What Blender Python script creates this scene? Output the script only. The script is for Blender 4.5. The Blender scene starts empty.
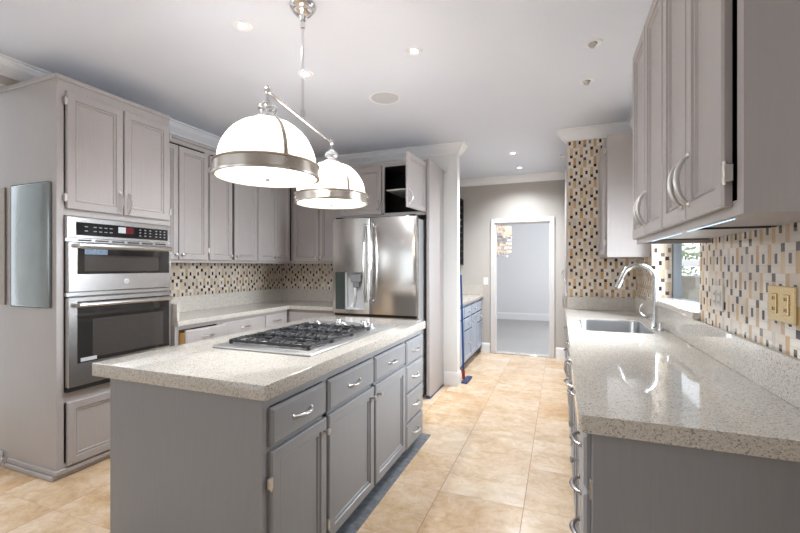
import bpy, bmesh, math, random
from mathutils import Matrix, Vector
random.seed(7)
SC = bpy.context.scene
COL = SC.collection
PI = math.pi

# ------------------------------------------------------------------ camera
F_PX = 408.0
cam_d = bpy.data.cameras.new('camera')
cam_d.sensor_width = 36.0
cam_d.lens = 36.0 * F_PX / 800.0
cam_d.clip_start = 0.02
cam = bpy.data.objects.new('camera', cam_d)
COL.objects.link(cam)
cam.location = (0, 0, 1.35)
cam.rotation_euler = (PI / 2, 0, math.atan(160.0 / F_PX))
SC.camera = cam

# ------------------------------------------------------------------ view / world
SC.view_settings.view_transform = 'Standard'
SC.view_settings.look = 'None'
SC.view_settings.gamma = 1.0
SC.view_settings.use_curve_mapping = False
SC.view_settings.exposure = 1.82
W = bpy.data.worlds.new('world')
SC.world = W
W.use_nodes = True
W.node_tree.nodes['Background'].inputs[0].default_value = (0.86, 0.93, 1.0, 1)
W.node_tree.nodes['Background'].inputs[1].default_value = 0.6


def area(name, loc, rot, sx, sy, power, color=(1, 1, 1), spread=PI):
    d = bpy.data.lights.new(name, 'AREA')
    d.shape = 'RECTANGLE'
    d.size, d.size_y, d.energy, d.color, d.spread = sx, sy, power, color, spread
    o = bpy.data.objects.new(name, d)
    COL.objects.link(o)
    o.location, o.rotation_euler = loc, rot
    return o


# daylight entering by the breakfast room window, behind the camera to the left
area('daylight_left_window', (-4.72, -1.25, 1.40), (PI / 2 - 0.25, 0, -PI / 2), 2.2, 2.1, 11, (0.86, 0.93, 1.0))
area('fill_side', (1.94, -0.6, 1.35), (PI / 2 - 0.3, 0, PI / 2), 1.9, 2.1, 4, (0.93, 0.96, 1.0))  # added side fill for the left cabinet faces, no opening modelled there
# daylight at the sink window
area('daylight_sink', (1.15, 3.05, 1.65), (PI / 2 - 0.5, 0, PI / 2), 0.9, 1.0, 17, (0.84, 0.92, 1.0), 2.0)
# light added for the bright far room, its source unseen
area('fill_far_room', (0.95, 8.6, 1.5), (PI / 2, 0, PI / 2), 2.2, 2.0, 19, (0.97, 0.98, 1.0))


# ------------------------------------------------------------------ node helpers
class S:
    """socket wrapper with arithmetic"""
    def __init__(s, nt, sock): s.nt, s.sock = nt, sock
    def _m(s, op, b=None, c=None):
        n = s.nt.nodes.new('ShaderNodeMath'); n.operation = op
        s.nt.links.new(s.sock, n.inputs[0])
        for i, v in ((1, b), (2, c)):
            if v is None: continue
            if isinstance(v, S): s.nt.links.new(v.sock, n.inputs[i])
            else: n.inputs[i].default_value = v
        return S(s.nt, n.outputs[0])
    def __add__(s, o): return s._m('ADD', o)
    def __sub__(s, o): return s._m('SUBTRACT', o)
    def __mul__(s, o): return s._m('MULTIPLY', o)
    def lt(s, o): return s._m('LESS_THAN', o)
    def gt(s, o): return s._m('GREATER_THAN', o)
    def floor(s): return s._m('FLOOR')
    def frac(s): return s._m('FRACT')
    def abs(s): return s._m('ABSOLUTE')
    def mod(s, o): return s._m('FLOORED_MODULO', o)
    def mx(s, o): return s._m('MAXIMUM', o)
    def mn(s, o): return s._m('MINIMUM', o)


def mat(name):
    m = bpy.data.materials.new(name); m.use_nodes = True
    nt = m.node_tree
    return m, nt, nt.nodes['Principled BSDF']


def coords(nt):
    tc = nt.nodes.new('ShaderNodeTexCoord')
    sp = nt.nodes.new('ShaderNodeSeparateXYZ')
    nt.links.new(tc.outputs['Object'], sp.inputs[0])
    return tc.outputs['Object'], S(nt, sp.outputs[0]), S(nt, sp.outputs[1]), S(nt, sp.outputs[2])


def mixc(nt, fac, a, b):
    n = nt.nodes.new('ShaderNodeMix'); n.data_type = 'RGBA'
    for sock, v in ((n.inputs[0], fac), (n.inputs[6], a), (n.inputs[7], b)):
        if isinstance(v, S): nt.links.new(v.sock, sock)
        elif isinstance(v, (int, float)): sock.default_value = v
        elif isinstance(v, tuple): sock.default_value = (*v[:3], 1)
        else: nt.links.new(v, sock)
    return n.outputs[2]


def noise(nt, vec, scale, detail=3, rough=0.5, stretch=None, dist=0.0):
    if stretch:
        mp = nt.nodes.new('ShaderNodeMapping'); mp.inputs['Scale'].default_value = stretch
        nt.links.new(vec, mp.inputs[0]); vec = mp.outputs[0]
    n = nt.nodes.new('ShaderNodeTexNoise')
    n.inputs['Scale'].default_value = scale; n.inputs['Detail'].default_value = detail
    n.inputs['Roughness'].default_value = rough; n.inputs['Distortion'].default_value = dist
    nt.links.new(vec, n.inputs['Vector'])
    return S(nt, n.outputs[0])


def ramp(nt, fac, stops, interp='LINEAR'):
    r = nt.nodes.new('ShaderNodeValToRGB'); r.color_ramp.interpolation = interp
    el = r.color_ramp.elements
    while len(el) < len(stops): el.new(0.5)
    for e, (p, c) in zip(el, stops): e.position = p; e.color = (*c, 1)
    nt.links.new(fac.sock if isinstance(fac, S) else fac, r.inputs[0])
    return r.outputs[0]


def white(nt, a, b, c=0.0):
    cb = nt.nodes.new('ShaderNodeCombineXYZ')
    for i, v in enumerate((a, b, c)):
        if isinstance(v, S): nt.links.new(v.sock, cb.inputs[i])
        else: cb.inputs[i].default_value = v
    n = nt.nodes.new('ShaderNodeTexWhiteNoise'); nt.links.new(cb.outputs[0], n.inputs[0])
    return S(nt, n.outputs[0])


def simple(name, color, rough=0.5, metal=0.0, var=0.06, scale=6, emit=None, estr=0.0, trans=0.0, coat=0.0, ior=None, spec=None):
    m, nt, p = mat(name)
    v, x, y, z = coords(nt)
    n = noise(nt, v, scale)
    dark = tuple(c * (1 - var) for c in color); lite = tuple(min(1, c * (1 + var)) for c in color)
    nt.links.new(mixc(nt, n, dark, lite), p.inputs['Base Color'])
    p.inputs['Roughness'].default_value = rough; p.inputs['Metallic'].default_value = metal
    if emit: p.inputs['Emission Color'].default_value = (*emit, 1); p.inputs['Emission Strength'].default_value = estr
    p.inputs['Transmission Weight'].default_value = trans
    p.inputs['Coat Weight'].default_value = coat
    if ior: p.inputs['IOR'].default_value = ior
    if spec is not None: p.inputs['Specular IOR Level'].default_value = spec
    return m


def wood_paint(name, base, stretch=(40, 40, 2.5), rough=0.34):
    m, nt, p = mat(name)
    v, x, y, z = coords(nt)
    g = noise(nt, v, 2.2, 4, 0.6, stretch)
    b = noise(nt, v, 3.0, 2)
    c = mixc(nt, g, tuple(k * 0.86 for k in base), tuple(k * 1.12 for k in base))
    c2 = mixc(nt, b, tuple(k * 0.92 for k in base), tuple(k * 1.08 for k in base))
    nt.links.new(mixc(nt, 0.45, c, c2), p.inputs['Base Color'])
    p.inputs['Roughness'].default_value = rough
    bu = nt.nodes.new('ShaderNodeBump'); bu.inputs['Strength'].default_value = 0.06; bu.inputs['Distance'].default_value = 0.004
    nt.links.new(g.sock, bu.inputs['Height']); nt.links.new(bu.outputs[0], p.inputs['Normal'])
    return m


def quartz(name):
    m, nt, p = mat(name)
    v, x, y, z = coords(nt)
    def vor(scale):
        n = nt.nodes.new('ShaderNodeTexVoronoi'); n.inputs['Scale'].default_value = scale
        nt.links.new(v, n.inputs['Vector'])
        sp = nt.nodes.new('ShaderNodeSeparateColor'); nt.links.new(n.outputs['Color'], sp.inputs[0])
        return S(nt, sp.outputs[0])
    c1 = ramp(nt, vor(250), [(0, (0.07, 0.065, 0.06)), (0.04, (0.24, 0.225, 0.20)), (0.11, (0.46, 0.44, 0.40)), (0.30, (0.64, 0.59, 0.525)), (0.8, (0.70, 0.64, 0.565)), (0.95, (0.50, 0.40, 0.30))], 'CONSTANT')
    c2 = ramp(nt, vor(500), [(0, (0.16, 0.15, 0.135)), (0.08, (0.54, 0.50, 0.45)), (0.6, (0.69, 0.635, 0.565))], 'CONSTANT')
    nt.links.new(mixc(nt, 0.45, c1, c2), p.inputs['Base Color'])
    p.inputs['Roughness'].default_value = 0.05
    p.inputs['Specular IOR Level'].default_value = 0.55
    return m


def mosaic(name, axis, warm=False):
    m, nt, p = mat(name)
    v, x, y, z = coords(nt)
    s = (x if axis == 'x' else y) * (1 / 0.0935)
    zr = z * (1 / 0.102)
    row = zr.floor(); fz = zr - row
    sx = s + row.mod(2.0) * 0.67
    col = sx.floor(); fx = sx - col
    r1 = white(nt, col, row, 1.0); r2 = white(nt, col, row, 5.0); r3 = white(nt, col, row, 9.0); r4 = white(nt, col, row, 14.0)
    bar = fx.lt(0.30)
    flip = r2.gt(0.55)
    fzz = (fz * (flip * -2.0 + 1.0)) + flip
    dend = fzz.lt(0.30)
    dot = (fx - 0.65).abs().lt(0.105) * (fz - 0.5).abs().lt(0.17)
    cream = ramp(nt, r1, [(0, (0.66, 0.55, 0.44)), (0.5, (0.74, 0.65, 0.55)), (1, (0.80, 0.73, 0.64))])
    if warm: amber = ramp(nt, r3, [(0, (0.52, 0.31, 0.13)), (0.25, (0.58, 0.40, 0.21)), (0.55, (0.55, 0.38, 0.24)), (0.75, (0.64, 0.47, 0.30)), (0.9, (0.56, 0.50, 0.42))], 'CONSTANT')
    else: amber = ramp(nt, r3, [(0, (0.54, 0.38, 0.22)), (0.16, (0.60, 0.47, 0.32)), (0.45, (0.58, 0.48, 0.39)), (0.62, (0.68, 0.56, 0.43)), (0.85, (0.60, 0.56, 0.51))], 'CONSTANT')  # same tiles; light washing over them is put into these paler bars
    dk = ramp(nt, r4, [(0, (0.022, 0.018, 0.018)), (0.5, (0.05, 0.035, 0.03)), (0.75, (0.12, 0.085, 0.07)), (0.9, (0.22, 0.17, 0.14))], 'CONSTANT')
    c = mixc(nt, dot, cream, dk)
    barc = mixc(nt, dend, amber, dk)
    c = mixc(nt, bar, c, barc)
    g = fz.lt(0.018).mx(fx.lt(0.018)).mx((fx - 0.30).abs().lt(0.010)).mx(bar * (fzz - 0.30).abs().lt(0.012))
    g = g.mx((bar * -1.0 + 1.0) * ((fz - 0.27).abs().lt(0.010).mx((fz - 0.73).abs().lt(0.010))))
    g = g.mx((bar * -1.0 + 1.0) * (fz - 0.5).abs().lt(0.23) * ((fx - 0.52).abs().lt(0.008).mx((fx - 0.78).abs().lt(0.008))))
    c = mixc(nt, g, c, (0.50, 0.42, 0.34))
    nt.links.new(c, p.inputs['Base Color'])
    ro = g * 0.5 + 0.14
    nt.links.new(ro.sock, p.inputs['Roughness'])
    bu = nt.nodes.new('ShaderNodeBump'); bu.inputs['Strength'].default_value = 0.3; bu.inputs['Distance'].default_value = 0.002
    bu.invert = True
    nt.links.new(g.sock, bu.inputs['Height']); nt.links.new(bu.outputs[0], p.inputs['Normal'])
    return m


def travertine(name):
    m, nt, p = mat(name)
    v, x, y, z = coords(nt)
    tx = (x + 0.675) * (1 / 0.485); ty = (y - 2.375) * (1 / 0.485)
    cx, cy = tx.floor(), ty.floor()
    fx, fy = tx - cx, ty - cy
    r = white(nt, cx, cy, 2.0); r2 = white(nt, cx, cy, 7.0)
    # each slab samples another patch of the stone
    cb = nt.nodes.new('ShaderNodeCombineXYZ')
    nt.links.new((x + r * 31.0).sock, cb.inputs[0]); nt.links.new((y + r2 * 23.0).sock, cb.inputs[1])
    vv = cb.outputs[0]
    n1 = noise(nt, vv, 3.2, 8, 0.62, (1.0, 1.2, 1), 0.6)
    n2 = noise(nt, vv, 13.0, 8, 0.72, (1.0, 1.15, 1), 0.9)
    n3 = noise(nt, vv, 26.0, 3, 0.6)
    base = ramp(nt, n1, [(0.37, (0.48, 0.28, 0.12)), (0.45, (0.62, 0.41, 0.22)), (0.53, (0.73, 0.53, 0.34)), (0.61, (0.86, 0.73, 0.57))])
    vein = ramp(nt, n2, [(0.36, (0.42, 0.24, 0.12)), (0.47, (0.66, 0.46, 0.28)), (0.62, (0.85, 0.71, 0.54))])
    c = mixc(nt, 0.45, base, vein)
    pit = n3.gt(0.665)
    c = mixc(nt, pit * 0.55, c, (0.40, 0.24, 0.13))
    tint = mixc(nt, r, (0.60, 0.35, 0.15), (0.82, 0.68, 0.53))
    c = mixc(nt, 0.38, c, tint)
    d = (fx - 0.5).abs().mx((fy - 0.5).abs())
    g = (fx - 0.5).abs().gt(0.4962).mx((fy - 0.5).abs().gt(0.4965) * 0.6)
    c = mixc(nt, g, c, (0.33, 0.17, 0.09))
    nt.links.new(c, p.inputs['Base Color'])
    ro = g * 0.5 + n2 * 0.12 + 0.16
    nt.links.new(ro.sock, p.inputs['Roughness'])
    return m


def planks(name):
    m, nt, p = mat(name)
    v, x, y, z = coords(nt)
    ry = (y * (1 / 0.14)).floor()
    r = white(nt, ry, 3.0)
    n = noise(nt, v, 3.0, 5, 0.6, (2, 14, 1))
    c = mixc(nt, n, (0.30, 0.29, 0.28), (0.48, 0.47, 0.46))
    c = mixc(nt, r * 0.5, c, (0.38, 0.36, 0.35))
    g = (y * (1 / 0.14)).frac().lt(0.03)
    c = mixc(nt, g, c, (0.16, 0.15, 0.14))
    nt.links.new(c, p.inputs['Base Color']); p.inputs['Roughness'].default_value = 0.35
    return m


def brushed(name, color, rough, stretch):
    m, nt, p = mat(name)
    v, x, y, z = coords(nt)
    n = noise(nt, v, 8.0, 3, 0.6, stretch)
    nt.links.new(mixc(nt, n, tuple(c * 0.97 for c in color), tuple(min(1, c * 1.03) for c in color)), p.inputs['Base Color'])
    p.inputs['Metallic'].default_value = 1.0
    nt.links.new((n * 0.05 + (rough - 0.02)).sock, p.inputs['Roughness'])
    return m


def stone(name):
    m, nt, p = mat(name)
    v, x, y, z = coords(nt)
    n = nt.nodes.new('ShaderNodeTexVoronoi'); n.inputs['Scale'].default_value = 5.0
    nt.links.new(v, n.inputs['Vector'])
    nz = noise(nt, v, 14, 6, 0.7)
    sp = nt.nodes.new('ShaderNodeSeparateColor'); nt.links.new(n.outputs['Color'], sp.inputs[0])
    c = mixc(nt, S(nt, sp.outputs[0]), (0.30, 0.27, 0.23), (0.62, 0.58, 0.52))
    c = mixc(nt, nz * 0.7, c, (0.20, 0.19, 0.16))
    nt.links.new(c, p.inputs['Base Color']); p.inputs['Roughness'].default_value = 0.8
    return m


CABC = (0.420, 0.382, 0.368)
M = dict(
    cab=wood_paint('grey_paint', CABC),
    cabh=wood_paint('grey_paint_cross', CABC, (2.5, 2.5, 40)),
    base=wood_paint('grey_paint_shaded', (0.290, 0.289, 0.296)),  # same cabinet paint, darkened to stand for weaker light on these units
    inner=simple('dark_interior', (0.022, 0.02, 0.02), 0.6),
    rawwood=simple('raw_drawer_wood', (0.62, 0.36, 0.13), 0.5, var=0.2, scale=14),
    toe=simple('toe_kick_paint', (0.10, 0.10, 0.105), 0.5),
    alcove=wood_paint('blue_grey_paint', (0.36, 0.42, 0.52)),
    quartz=quartz('speckled_quartz'),
    mosx=mosaic('mosaic_tile_washed_x', 'x'), mosr=mosaic('mosaic_tile_tan', 'y', True), mosw=mosaic('mosaic_tile_amber', 'x', True), mosy=mosaic('mosaic_tile_washed_y', 'y'),
    trav=travertine('travertine'), planks=planks('grey_planks'),
    ceil=simple('ceiling_white', (0.775, 0.81, 0.89), 0.9, var=0.01, scale=2),
    wall=simple('wall_greige', (0.52, 0.485, 0.445), 0.85, var=0.02, scale=2),
    wallw=simple('wall_pale', (0.82, 0.81, 0.79), 0.85, var=0.015, scale=2),
    white=simple('white_trim', (0.90, 0.90, 0.91), 0.4, var=0.01),
    casing=simple('casing_paint', (0.69, 0.665, 0.65), 0.45, var=0.01),
    farw=simple('far_room_white', (0.80, 0.81, 0.82), 0.85, var=0.01),
    steel=brushed('brushed_steel', (0.62, 0.595, 0.565), 0.20, (0.5, 0.5, 3)),
    steelh=brushed('brushed_steel_level', (0.60, 0.59, 0.585), 0.24, (1, 1, 40)),
    chrome=simple('chrome', (0.80, 0.80, 0.81), 0.08, 1.0, var=0.02),
    nickel=simple('satin_nickel', (0.68, 0.66, 0.63), 0.28, 1.0, var=0.03),
    band=simple('aged_nickel', (0.64, 0.585, 0.52), 0.28, 1.0, var=0.05),
    faucet=simple('faucet_steel', (0.58, 0.575, 0.57), 0.17, 1.0, var=0.03),
    bronze=simple('dark_nickel', (0.36, 0.33, 0.31), 0.25, 1.0, var=0.05),
    black=simple('black_gloss', (0.012, 0.012, 0.013), 0.08),
    blackm=simple('black_matte', (0.012, 0.012, 0.012), 0.6),
    tray=simple('cooktop_steel', (0.58, 0.57, 0.56), 0.34, 0.9, var=0.03),
    iron=simple('cast_iron', (0.028, 0.028, 0.030), 0.42, var=0.2, scale=40),
    ovenglass=simple('oven_glass', (0.022, 0.020, 0.019), 0.05, coat=0.3),
    ovenin=simple('oven_window_mesh', (0.055, 0.048, 0.044), 0.12, var=0.2, scale=120),
    plastic=simple('white_plastic', (0.78, 0.78, 0.76), 0.35, var=0.01),
    cream=simple('cream_plastic', (0.66, 0.61, 0.54), 0.35, var=0.02),
    brass=simple('brass_plate', (0.80, 0.62, 0.34), 0.25, 1.0, var=0.06),
    grey=simple('grey_plastic', (0.23, 0.23, 0.235), 0.35),
    bodyg=simple('grey_enamel', (0.36, 0.355, 0.35), 0.4),
    greyl=simple('pale_grey_plastic', (0.55, 0.55, 0.55), 0.3),
    sticker=simple('paper_sticker', (0.50, 0.51, 0.53), 0.4, var=0.04, scale=60),
    bluest=simple('blue_sticker', (0.22, 0.32, 0.45), 0.3, var=0.7, scale=60),
    red=simple('red_display', (0.06, 0.008, 0.01), 0.2, emit=(1, 0.05, 0.05), estr=0.02),
    opal=simple('opal_glass', (0.90, 0.82, 0.74), 0.18, var=0.01, emit=(1.0, 0.84, 0.68), estr=0.12),
    glow=simple('lamp_diffuser', (0.95, 0.93, 0.9), 0.5, var=0.0, emit=(1.0, 0.93, 0.84), estr=1.0),
    led=simple('downlight_glow', (0.95, 0.95, 0.95), 0.5, var=0.0, emit=(1.0, 0.97, 0.92), estr=9.0),
    ledb=simple('blue_led_strip', (0.7, 0.8, 0.95), 0.4, var=0.0, emit=(0.35, 0.62, 1.0), estr=0.8),
    crystal=simple('crystal', (0.95, 0.96, 0.97), 0.03, var=0.0, trans=0.85, ior=1.5),
    shell=simple('peach_shell', (0.86, 0.60, 0.44), 0.25, var=0.3, scale=30, emit=(1.0, 0.74, 0.54), estr=0.22),
    shellw=simple('clear_shell', (0.80, 0.78, 0.76), 0.2, var=0.2, scale=30),
    blue=simple('blue_plastic', (0.02, 0.07, 0.24), 0.4, var=0.1),
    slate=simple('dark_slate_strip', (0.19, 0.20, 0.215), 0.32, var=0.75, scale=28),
    tape=simple('blue_tape', (0.025, 0.05, 0.14), 0.6),
    frame=simple('window_frame_grey', (0.11, 0.12, 0.13), 0.4),
    stone=stone('garden_stone'), green=simple('shrub_green', (0.34, 0.40, 0.24), 0.8, var=0.5, scale=20),
    soil=simple('garden_ground', (0.42, 0.38, 0.32), 0.9, var=0.2),
    board=None,
)
m_, nt_, p_ = mat('clear_pane')
v_, x_, y_, z_ = coords(nt_)
tr_ = nt_.nodes.new('ShaderNodeBsdfTransparent'); mx_ = nt_.nodes.new('ShaderNodeMixShader'); 
p_.inputs['Base Color'].default_value = (0, 0, 0, 1); p_.inputs['Roughness'].default_value = 0.0
mx_.inputs[0].default_value = 0.06; nt_.links.new(tr_.outputs[0], mx_.inputs[1]); nt_.links.new(p_.outputs[0], mx_.inputs[2])
nt_.links.new(mx_.outputs[0], nt_.nodes['Material Output'].inputs['Surface'])
M['pane'] = m_
m_, nt_, p_ = mat('grey_mirror_board')
v_, x_, y_, z_ = coords(nt_)
nn = noise(nt_, v_, 5.0, 4)
nt_.links.new(mixc(nt_, nn, (0.22, 0.25, 0.25), (0.34, 0.37, 0.37)), p_.inputs['Base Color'])
p_.inputs['Metallic'].default_value = 0.6; p_.inputs['Roughness'].default_value = 0.12
M['board'] = m_


nt_ = M['opal'].node_tree; p_ = nt_.nodes['Principled BSDF']
tr_ = nt_.nodes.new('ShaderNodeBsdfTransparent'); mx_ = nt_.nodes.new('ShaderNodeMixShader'); mx_.inputs[0].default_value = 0.70
nt_.links.new(tr_.outputs[0], mx_.inputs[1]); nt_.links.new(p_.outputs[0], mx_.inputs[2]); nt_.links.new(mx_.outputs[0], nt_.nodes['Material Output'].inputs['Surface'])


# ------------------------------------------------------------------ mesh helpers
class MB:
    def __init__(s, xf=None):
        s.bm = bmesh.new(); s.xf = xf or Matrix.Identity(4)

    def _add(s, verts, faces, xf=None):
        X = s.xf @ xf if xf else s.xf
        vs = [s.bm.verts.new(X @ Vector(v)) for v in verts]
        for f in faces:
            try: s.bm.faces.new([vs[i] for i in f])
            except ValueError: pass
        return vs

    def box(s, x0, x1, y0, y1, z0, z1, bev=0.0, seg=1, xf=None):
        if bev <= 0:
            v = [(x, y, z) for x in (x0, x1) for y in (y0, y1) for z in (z0, z1)]
            s._add(v, [(0, 1, 3, 2), (4, 6, 7, 5), (0, 4, 5, 1), (2, 3, 7, 6), (0, 2, 6, 4), (1, 5, 7, 3)], xf)
            return s
        t = bmesh.new()
        bmesh.ops.create_cube(t, size=1)
        for v in t.verts:
            v.co = Vector(((x0 + x1) / 2 + v.co.x * (x1 - x0), (y0 + y1) / 2 + v.co.y * (y1 - y0), (z0 + z1) / 2 + v.co.z * (z1 - z0)))
        bmesh.ops.bevel(t, geom=t.edges[:], offset=bev, segments=seg, affect='EDGES', profile=0.5)
        s.merge(t, xf)
        return s

    def merge(s, t, xf=None):
        t.verts.ensure_lookup_table(); t.verts.index_update()
        s._add([v.co[:] for v in t.verts], [[v.index for v in f.verts] for f in t.faces], xf)
        t.free()

    def lathe(s, prof, n=24, xf=None, a0=0.0, a1=2 * PI, caps=True):
        if prof[0] == prof[-1]: caps = False
        full = abs(a1 - a0 - 2 * PI) < 1e-6
        k = n if full else n + 1
        vs = []
        for r, z in prof:
            for i in range(k):
                a = a0 + (a1 - a0) * i / n
                vs.append((max(r, 1e-5) * math.cos(a), max(r, 1e-5) * math.sin(a), z))
        fs = []
        for j in range(len(prof) - 1):
            for i in range(n):
                i2 = (i + 1) % k if full else i + 1
                fs.append((j * k + i, j * k + i2, (j + 1) * k + i2, (j + 1) * k + i))
        if full and caps:
            if prof[0][0] > 1e-4: fs.append(tuple(range(k)))
            if prof[-1][0] > 1e-4: fs.append(tuple((len(prof) - 1) * k + i for i in range(k)))
        s._add(vs, fs, xf)
        return s

    def cyl(s, p0, p1, r, n=16, r1=None):
        p0, p1 = Vector(p0), Vector(p1)
        d = p1 - p0
        q = Vector((0, 0, 1)).rotation_difference(d.normalized()).to_matrix().to_4x4()
        s.lathe([(r, 0), (r if r1 is None else r1, d.length)], n, Matrix.Translation(p0) @ q)
        return s

    def tube(s, pts, r, n=10, flat=1.0, cap=True, up=(0, 0, 1)):
        pts = [Vector(p) for p in pts]
        rs = r if isinstance(r, (list, tuple)) else [r] * len(pts)
        vs = []
        for i, p in enumerate(pts):
            t = (pts[min(i + 1, len(pts) - 1)] - pts[max(i - 1, 0)]).normalized()
            u = Vector(up)
            if abs(t.dot(u)) > 0.98: u = Vector((1, 0, 0)) if abs(t.x) < 0.9 else Vector((0, 1, 0))
            a = t.cross(u).normalized(); b = a.cross(t).normalized()
            for k in range(n):
                an = 2 * PI * k / n
                vs.append(tuple(p + a * (rs[i] * math.cos(an)) + b * (rs[i] * flat * math.sin(an))))
        fs = [(i * n + k, i * n + (k + 1) % n, (i + 1) * n + (k + 1) % n, (i + 1) * n + k) for i in range(len(pts) - 1) for k in range(n)]
        if cap: fs += [tuple(range(n)), tuple((len(pts) - 1) * n + k for k in range(n))]
        s._add(vs, fs)
        return s

    def rings(s, w, h, rg, xf=None):
        """stepped rectangular front: rg = list of (inset, out)"""
        vs, fs = [], []
        for ins, y in rg:
            vs += [(ins, y, ins), (w - ins, y, ins), (w - ins, y, h - ins), (ins, y, h - ins)]
        for j in range(len(rg) - 1):
            for k in range(4):
                fs.append((j * 4 + k, j * 4 + (k + 1) % 4, j * 4 + 4 + (k + 1) % 4, j * 4 + 4 + k))
        fs += [(0, 1, 2, 3), tuple((len(rg) - 1) * 4 + k for k in range(4))]
        s._add(vs, fs, xf)
        return s

    def extrude_profile(s, prof, a, b, nrm, m0=0, m1=0):
        """prof (out, z) swept from a to b; nrm = outward; m0/m1 mitre: -1 inside corner, +1 outside corner"""
        a, b, nrm = Vector(a), Vector(b), Vector(nrm)
        d = (b - a).normalized(); k = len(prof); vs = []
        for p, mt, sg in ((a, m0, -1), (b, m1, 1)):
            for o, z in prof:
                vs.append(tuple(p + nrm * o + d * (sg * mt * o) + Vector((0, 0, z))))
        fs = [(i, (i + 1) % k, k + (i + 1) % k, k + i) for i in range(k)] + [tuple(range(k)), tuple(range(k, 2 * k))]
        s._add(vs, fs)
        return s


def bow_front(mb, x0, x1, yf, bulge):
    """gently convex door front between x0 and x1"""
    bm = mb.bm
    for i in range(1, 12):
        bmesh.ops.bisect_plane(bm, geom=bm.verts[:] + bm.edges[:] + bm.faces[:], plane_co=(x0 + (x1 - x0) * i / 12, 0, 0), plane_no=(1, 0, 0))
    for v in bm.verts:
        if v.co.y < yf + 0.02:
            k = (v.co.x - (x0 + x1) / 2) / ((x1 - x0) / 2)
            v.co.y -= bulge * (1 - k * k)
    return mb


def obj(name, mb, m, parent=None, smooth=None, label=None):
    bm = mb.bm
    bmesh.ops.recalc_face_normals(bm, faces=bm.faces[:])
    off = Vector((0, 0, 0)); p = parent
    while p is not None: off += p.location; p = p.parent
    for v in bm.verts: v.co -= off
    me = bpy.data.meshes.new(name); bm.to_mesh(me); bm.free()
    me.materials.append(M[m] if isinstance(m, str) else m)
    o = bpy.data.objects.new(name, me); COL.objects.link(o)
    if parent is not None: o.parent = parent
    if smooth:
        for f in me.polygons: f.use_smooth = True
        md = None
        try: me.set_sharp_from_angle(angle=math.radians(smooth if smooth > 1 else 40))
        except Exception: pass
    if label: o['label'] = label
    return o


def thing(name, label, cat, loc, group=None):
    o = bpy.data.objects.new(name, None); COL.objects.link(o); o.empty_display_size = 0.05
    o.location = loc; o['label'] = label; o['category'] = cat
    if group: o['group'] = group
    return o


def tag(o, label, cat, group=None):
    o['label'] = label; o['category'] = cat
    if group: o['group'] = group
    return o


def struct(name, mb, m, parent=None, smooth=None):
    o = obj(name, mb, m, parent, smooth)
    if parent is None: o['kind'] = 'structure'
    return o


def text_mesh(name, body, size, xf, m, parent, depth=0.0006):
    cu = bpy.data.curves.new(name, 'FONT'); cu.body = body; cu.size = size; cu.extrude = depth; cu.align_x = 'CENTER'; cu.align_y = 'CENTER'
    t = bpy.data.objects.new(name, cu); COL.objects.link(t)
    bpy.context.view_layer.update()
    me = bpy.data.meshes.new_from_object(t.evaluated_get(bpy.context.evaluated_depsgraph_get()))
    bpy.data.objects.remove(t)
    mb = MB(); b = bmesh.new(); b.from_mesh(me); mb.merge(b, xf)
    return obj(name, mb, m, parent)


def fr(o, xd, yd):
    """frame: local x -> xd, local y (outward) -> yd, z up"""
    xd, yd = Vector(xd), Vector(yd)
    return Matrix(((xd.x, yd.x, 0, o[0]), (xd.y, yd.y, 0, o[1]), (xd.z, yd.z, 1, o[2]), (0, 0, 0, 1)))


DIRS = {'+x': ((0, 1, 0), (1, 0, 0)), '-x': ((0, 1, 0), (-1, 0, 0)), '-y': ((1, 0, 0), (0, -1, 0))}
DOOR = [(0, 0), (0, 0.015), (0.005, 0.020), (0.048, 0.020), (0.052, 0.011), (0.056, 0.0145), (0.064, 0.0145), (0.069, 0.007), (0.080, 0.007)]
DRAWER = [(0, 0), (0, 0.011), (0.004, 0.014), (0.012, 0.020)]
SMALLDOOR = [(0, 0), (0, 0.015), (0.004, 0.020), (0.038, 0.020), (0.043, 0.013), (0.05, 0.012)]


def pull(kind, xf, pos, parent, m='nickel', size=0.11, tilt='h'):
    """handle or knob on a front; pos=(x,z) local, starts at y=.02"""
    px, pz = pos
    mb = MB(xf)
    if kind == 'knob':
        mb.lathe([(0.007, 0), (0.006, 0.012), (0.010, 0.016), (0.0145, 0.022), (0.014, 0.028), (0.008, 0.031), (0, 0.031)], 14,
                 Matrix.Translation((px, 0.019, pz)) @ Matrix.Rotation(-PI / 2, 4, 'X'))
        return obj('knob', mb, m, parent, 50)
    L, bow = size / 2, (0.032 if tilt == 'v' else 0.027)
    pts, rs = [], []
    N = 14
    for i in range(N + 1):
        t = -1 + 2 * i / N
        y = 0.020 + bow * (1 - t * t) ** 0.75
        a = t * L
        pts.append((px + a, y, pz) if tilt == 'h' else (px, y, pz + a))
        rs.append((0.0056 + 0.0046 * (1 - t * t)) * (1.0 if tilt == 'h' else 0.85))
    mb.tube(pts, rs, 8, 0.72, up=(0, 0, 1) if tilt == 'h' else (1, 0, 0))
    for sg in (-1, 1):
        c = (px + sg * L, 0.0, pz) if tilt == 'h' else (px, 0.0, pz + sg * L)
        mb.lathe([(0.009, 0.0195), (0.009, 0.023), (0.006, 0.027), (0, 0.028)], 10, Matrix.Translation(c) @ Matrix.Rotation(-PI / 2, 4, 'X'))
    return obj('handle', mb, m, parent, 50)


def hinge(xf, x, z, parent, side):
    mb = MB(xf)
    mb.box(x - 0.008, x + 0.008, 0.004, 0.0235, z - 0.021, z + 0.021, 0.002)
    mb.lathe([(0.0045, -0.027), (0.0045, 0.027)], 10, Matrix.Translation((x + side * 0.008, 0.020, z)))
    return obj('hinge', mb, 'nickel', parent, 40)


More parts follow.
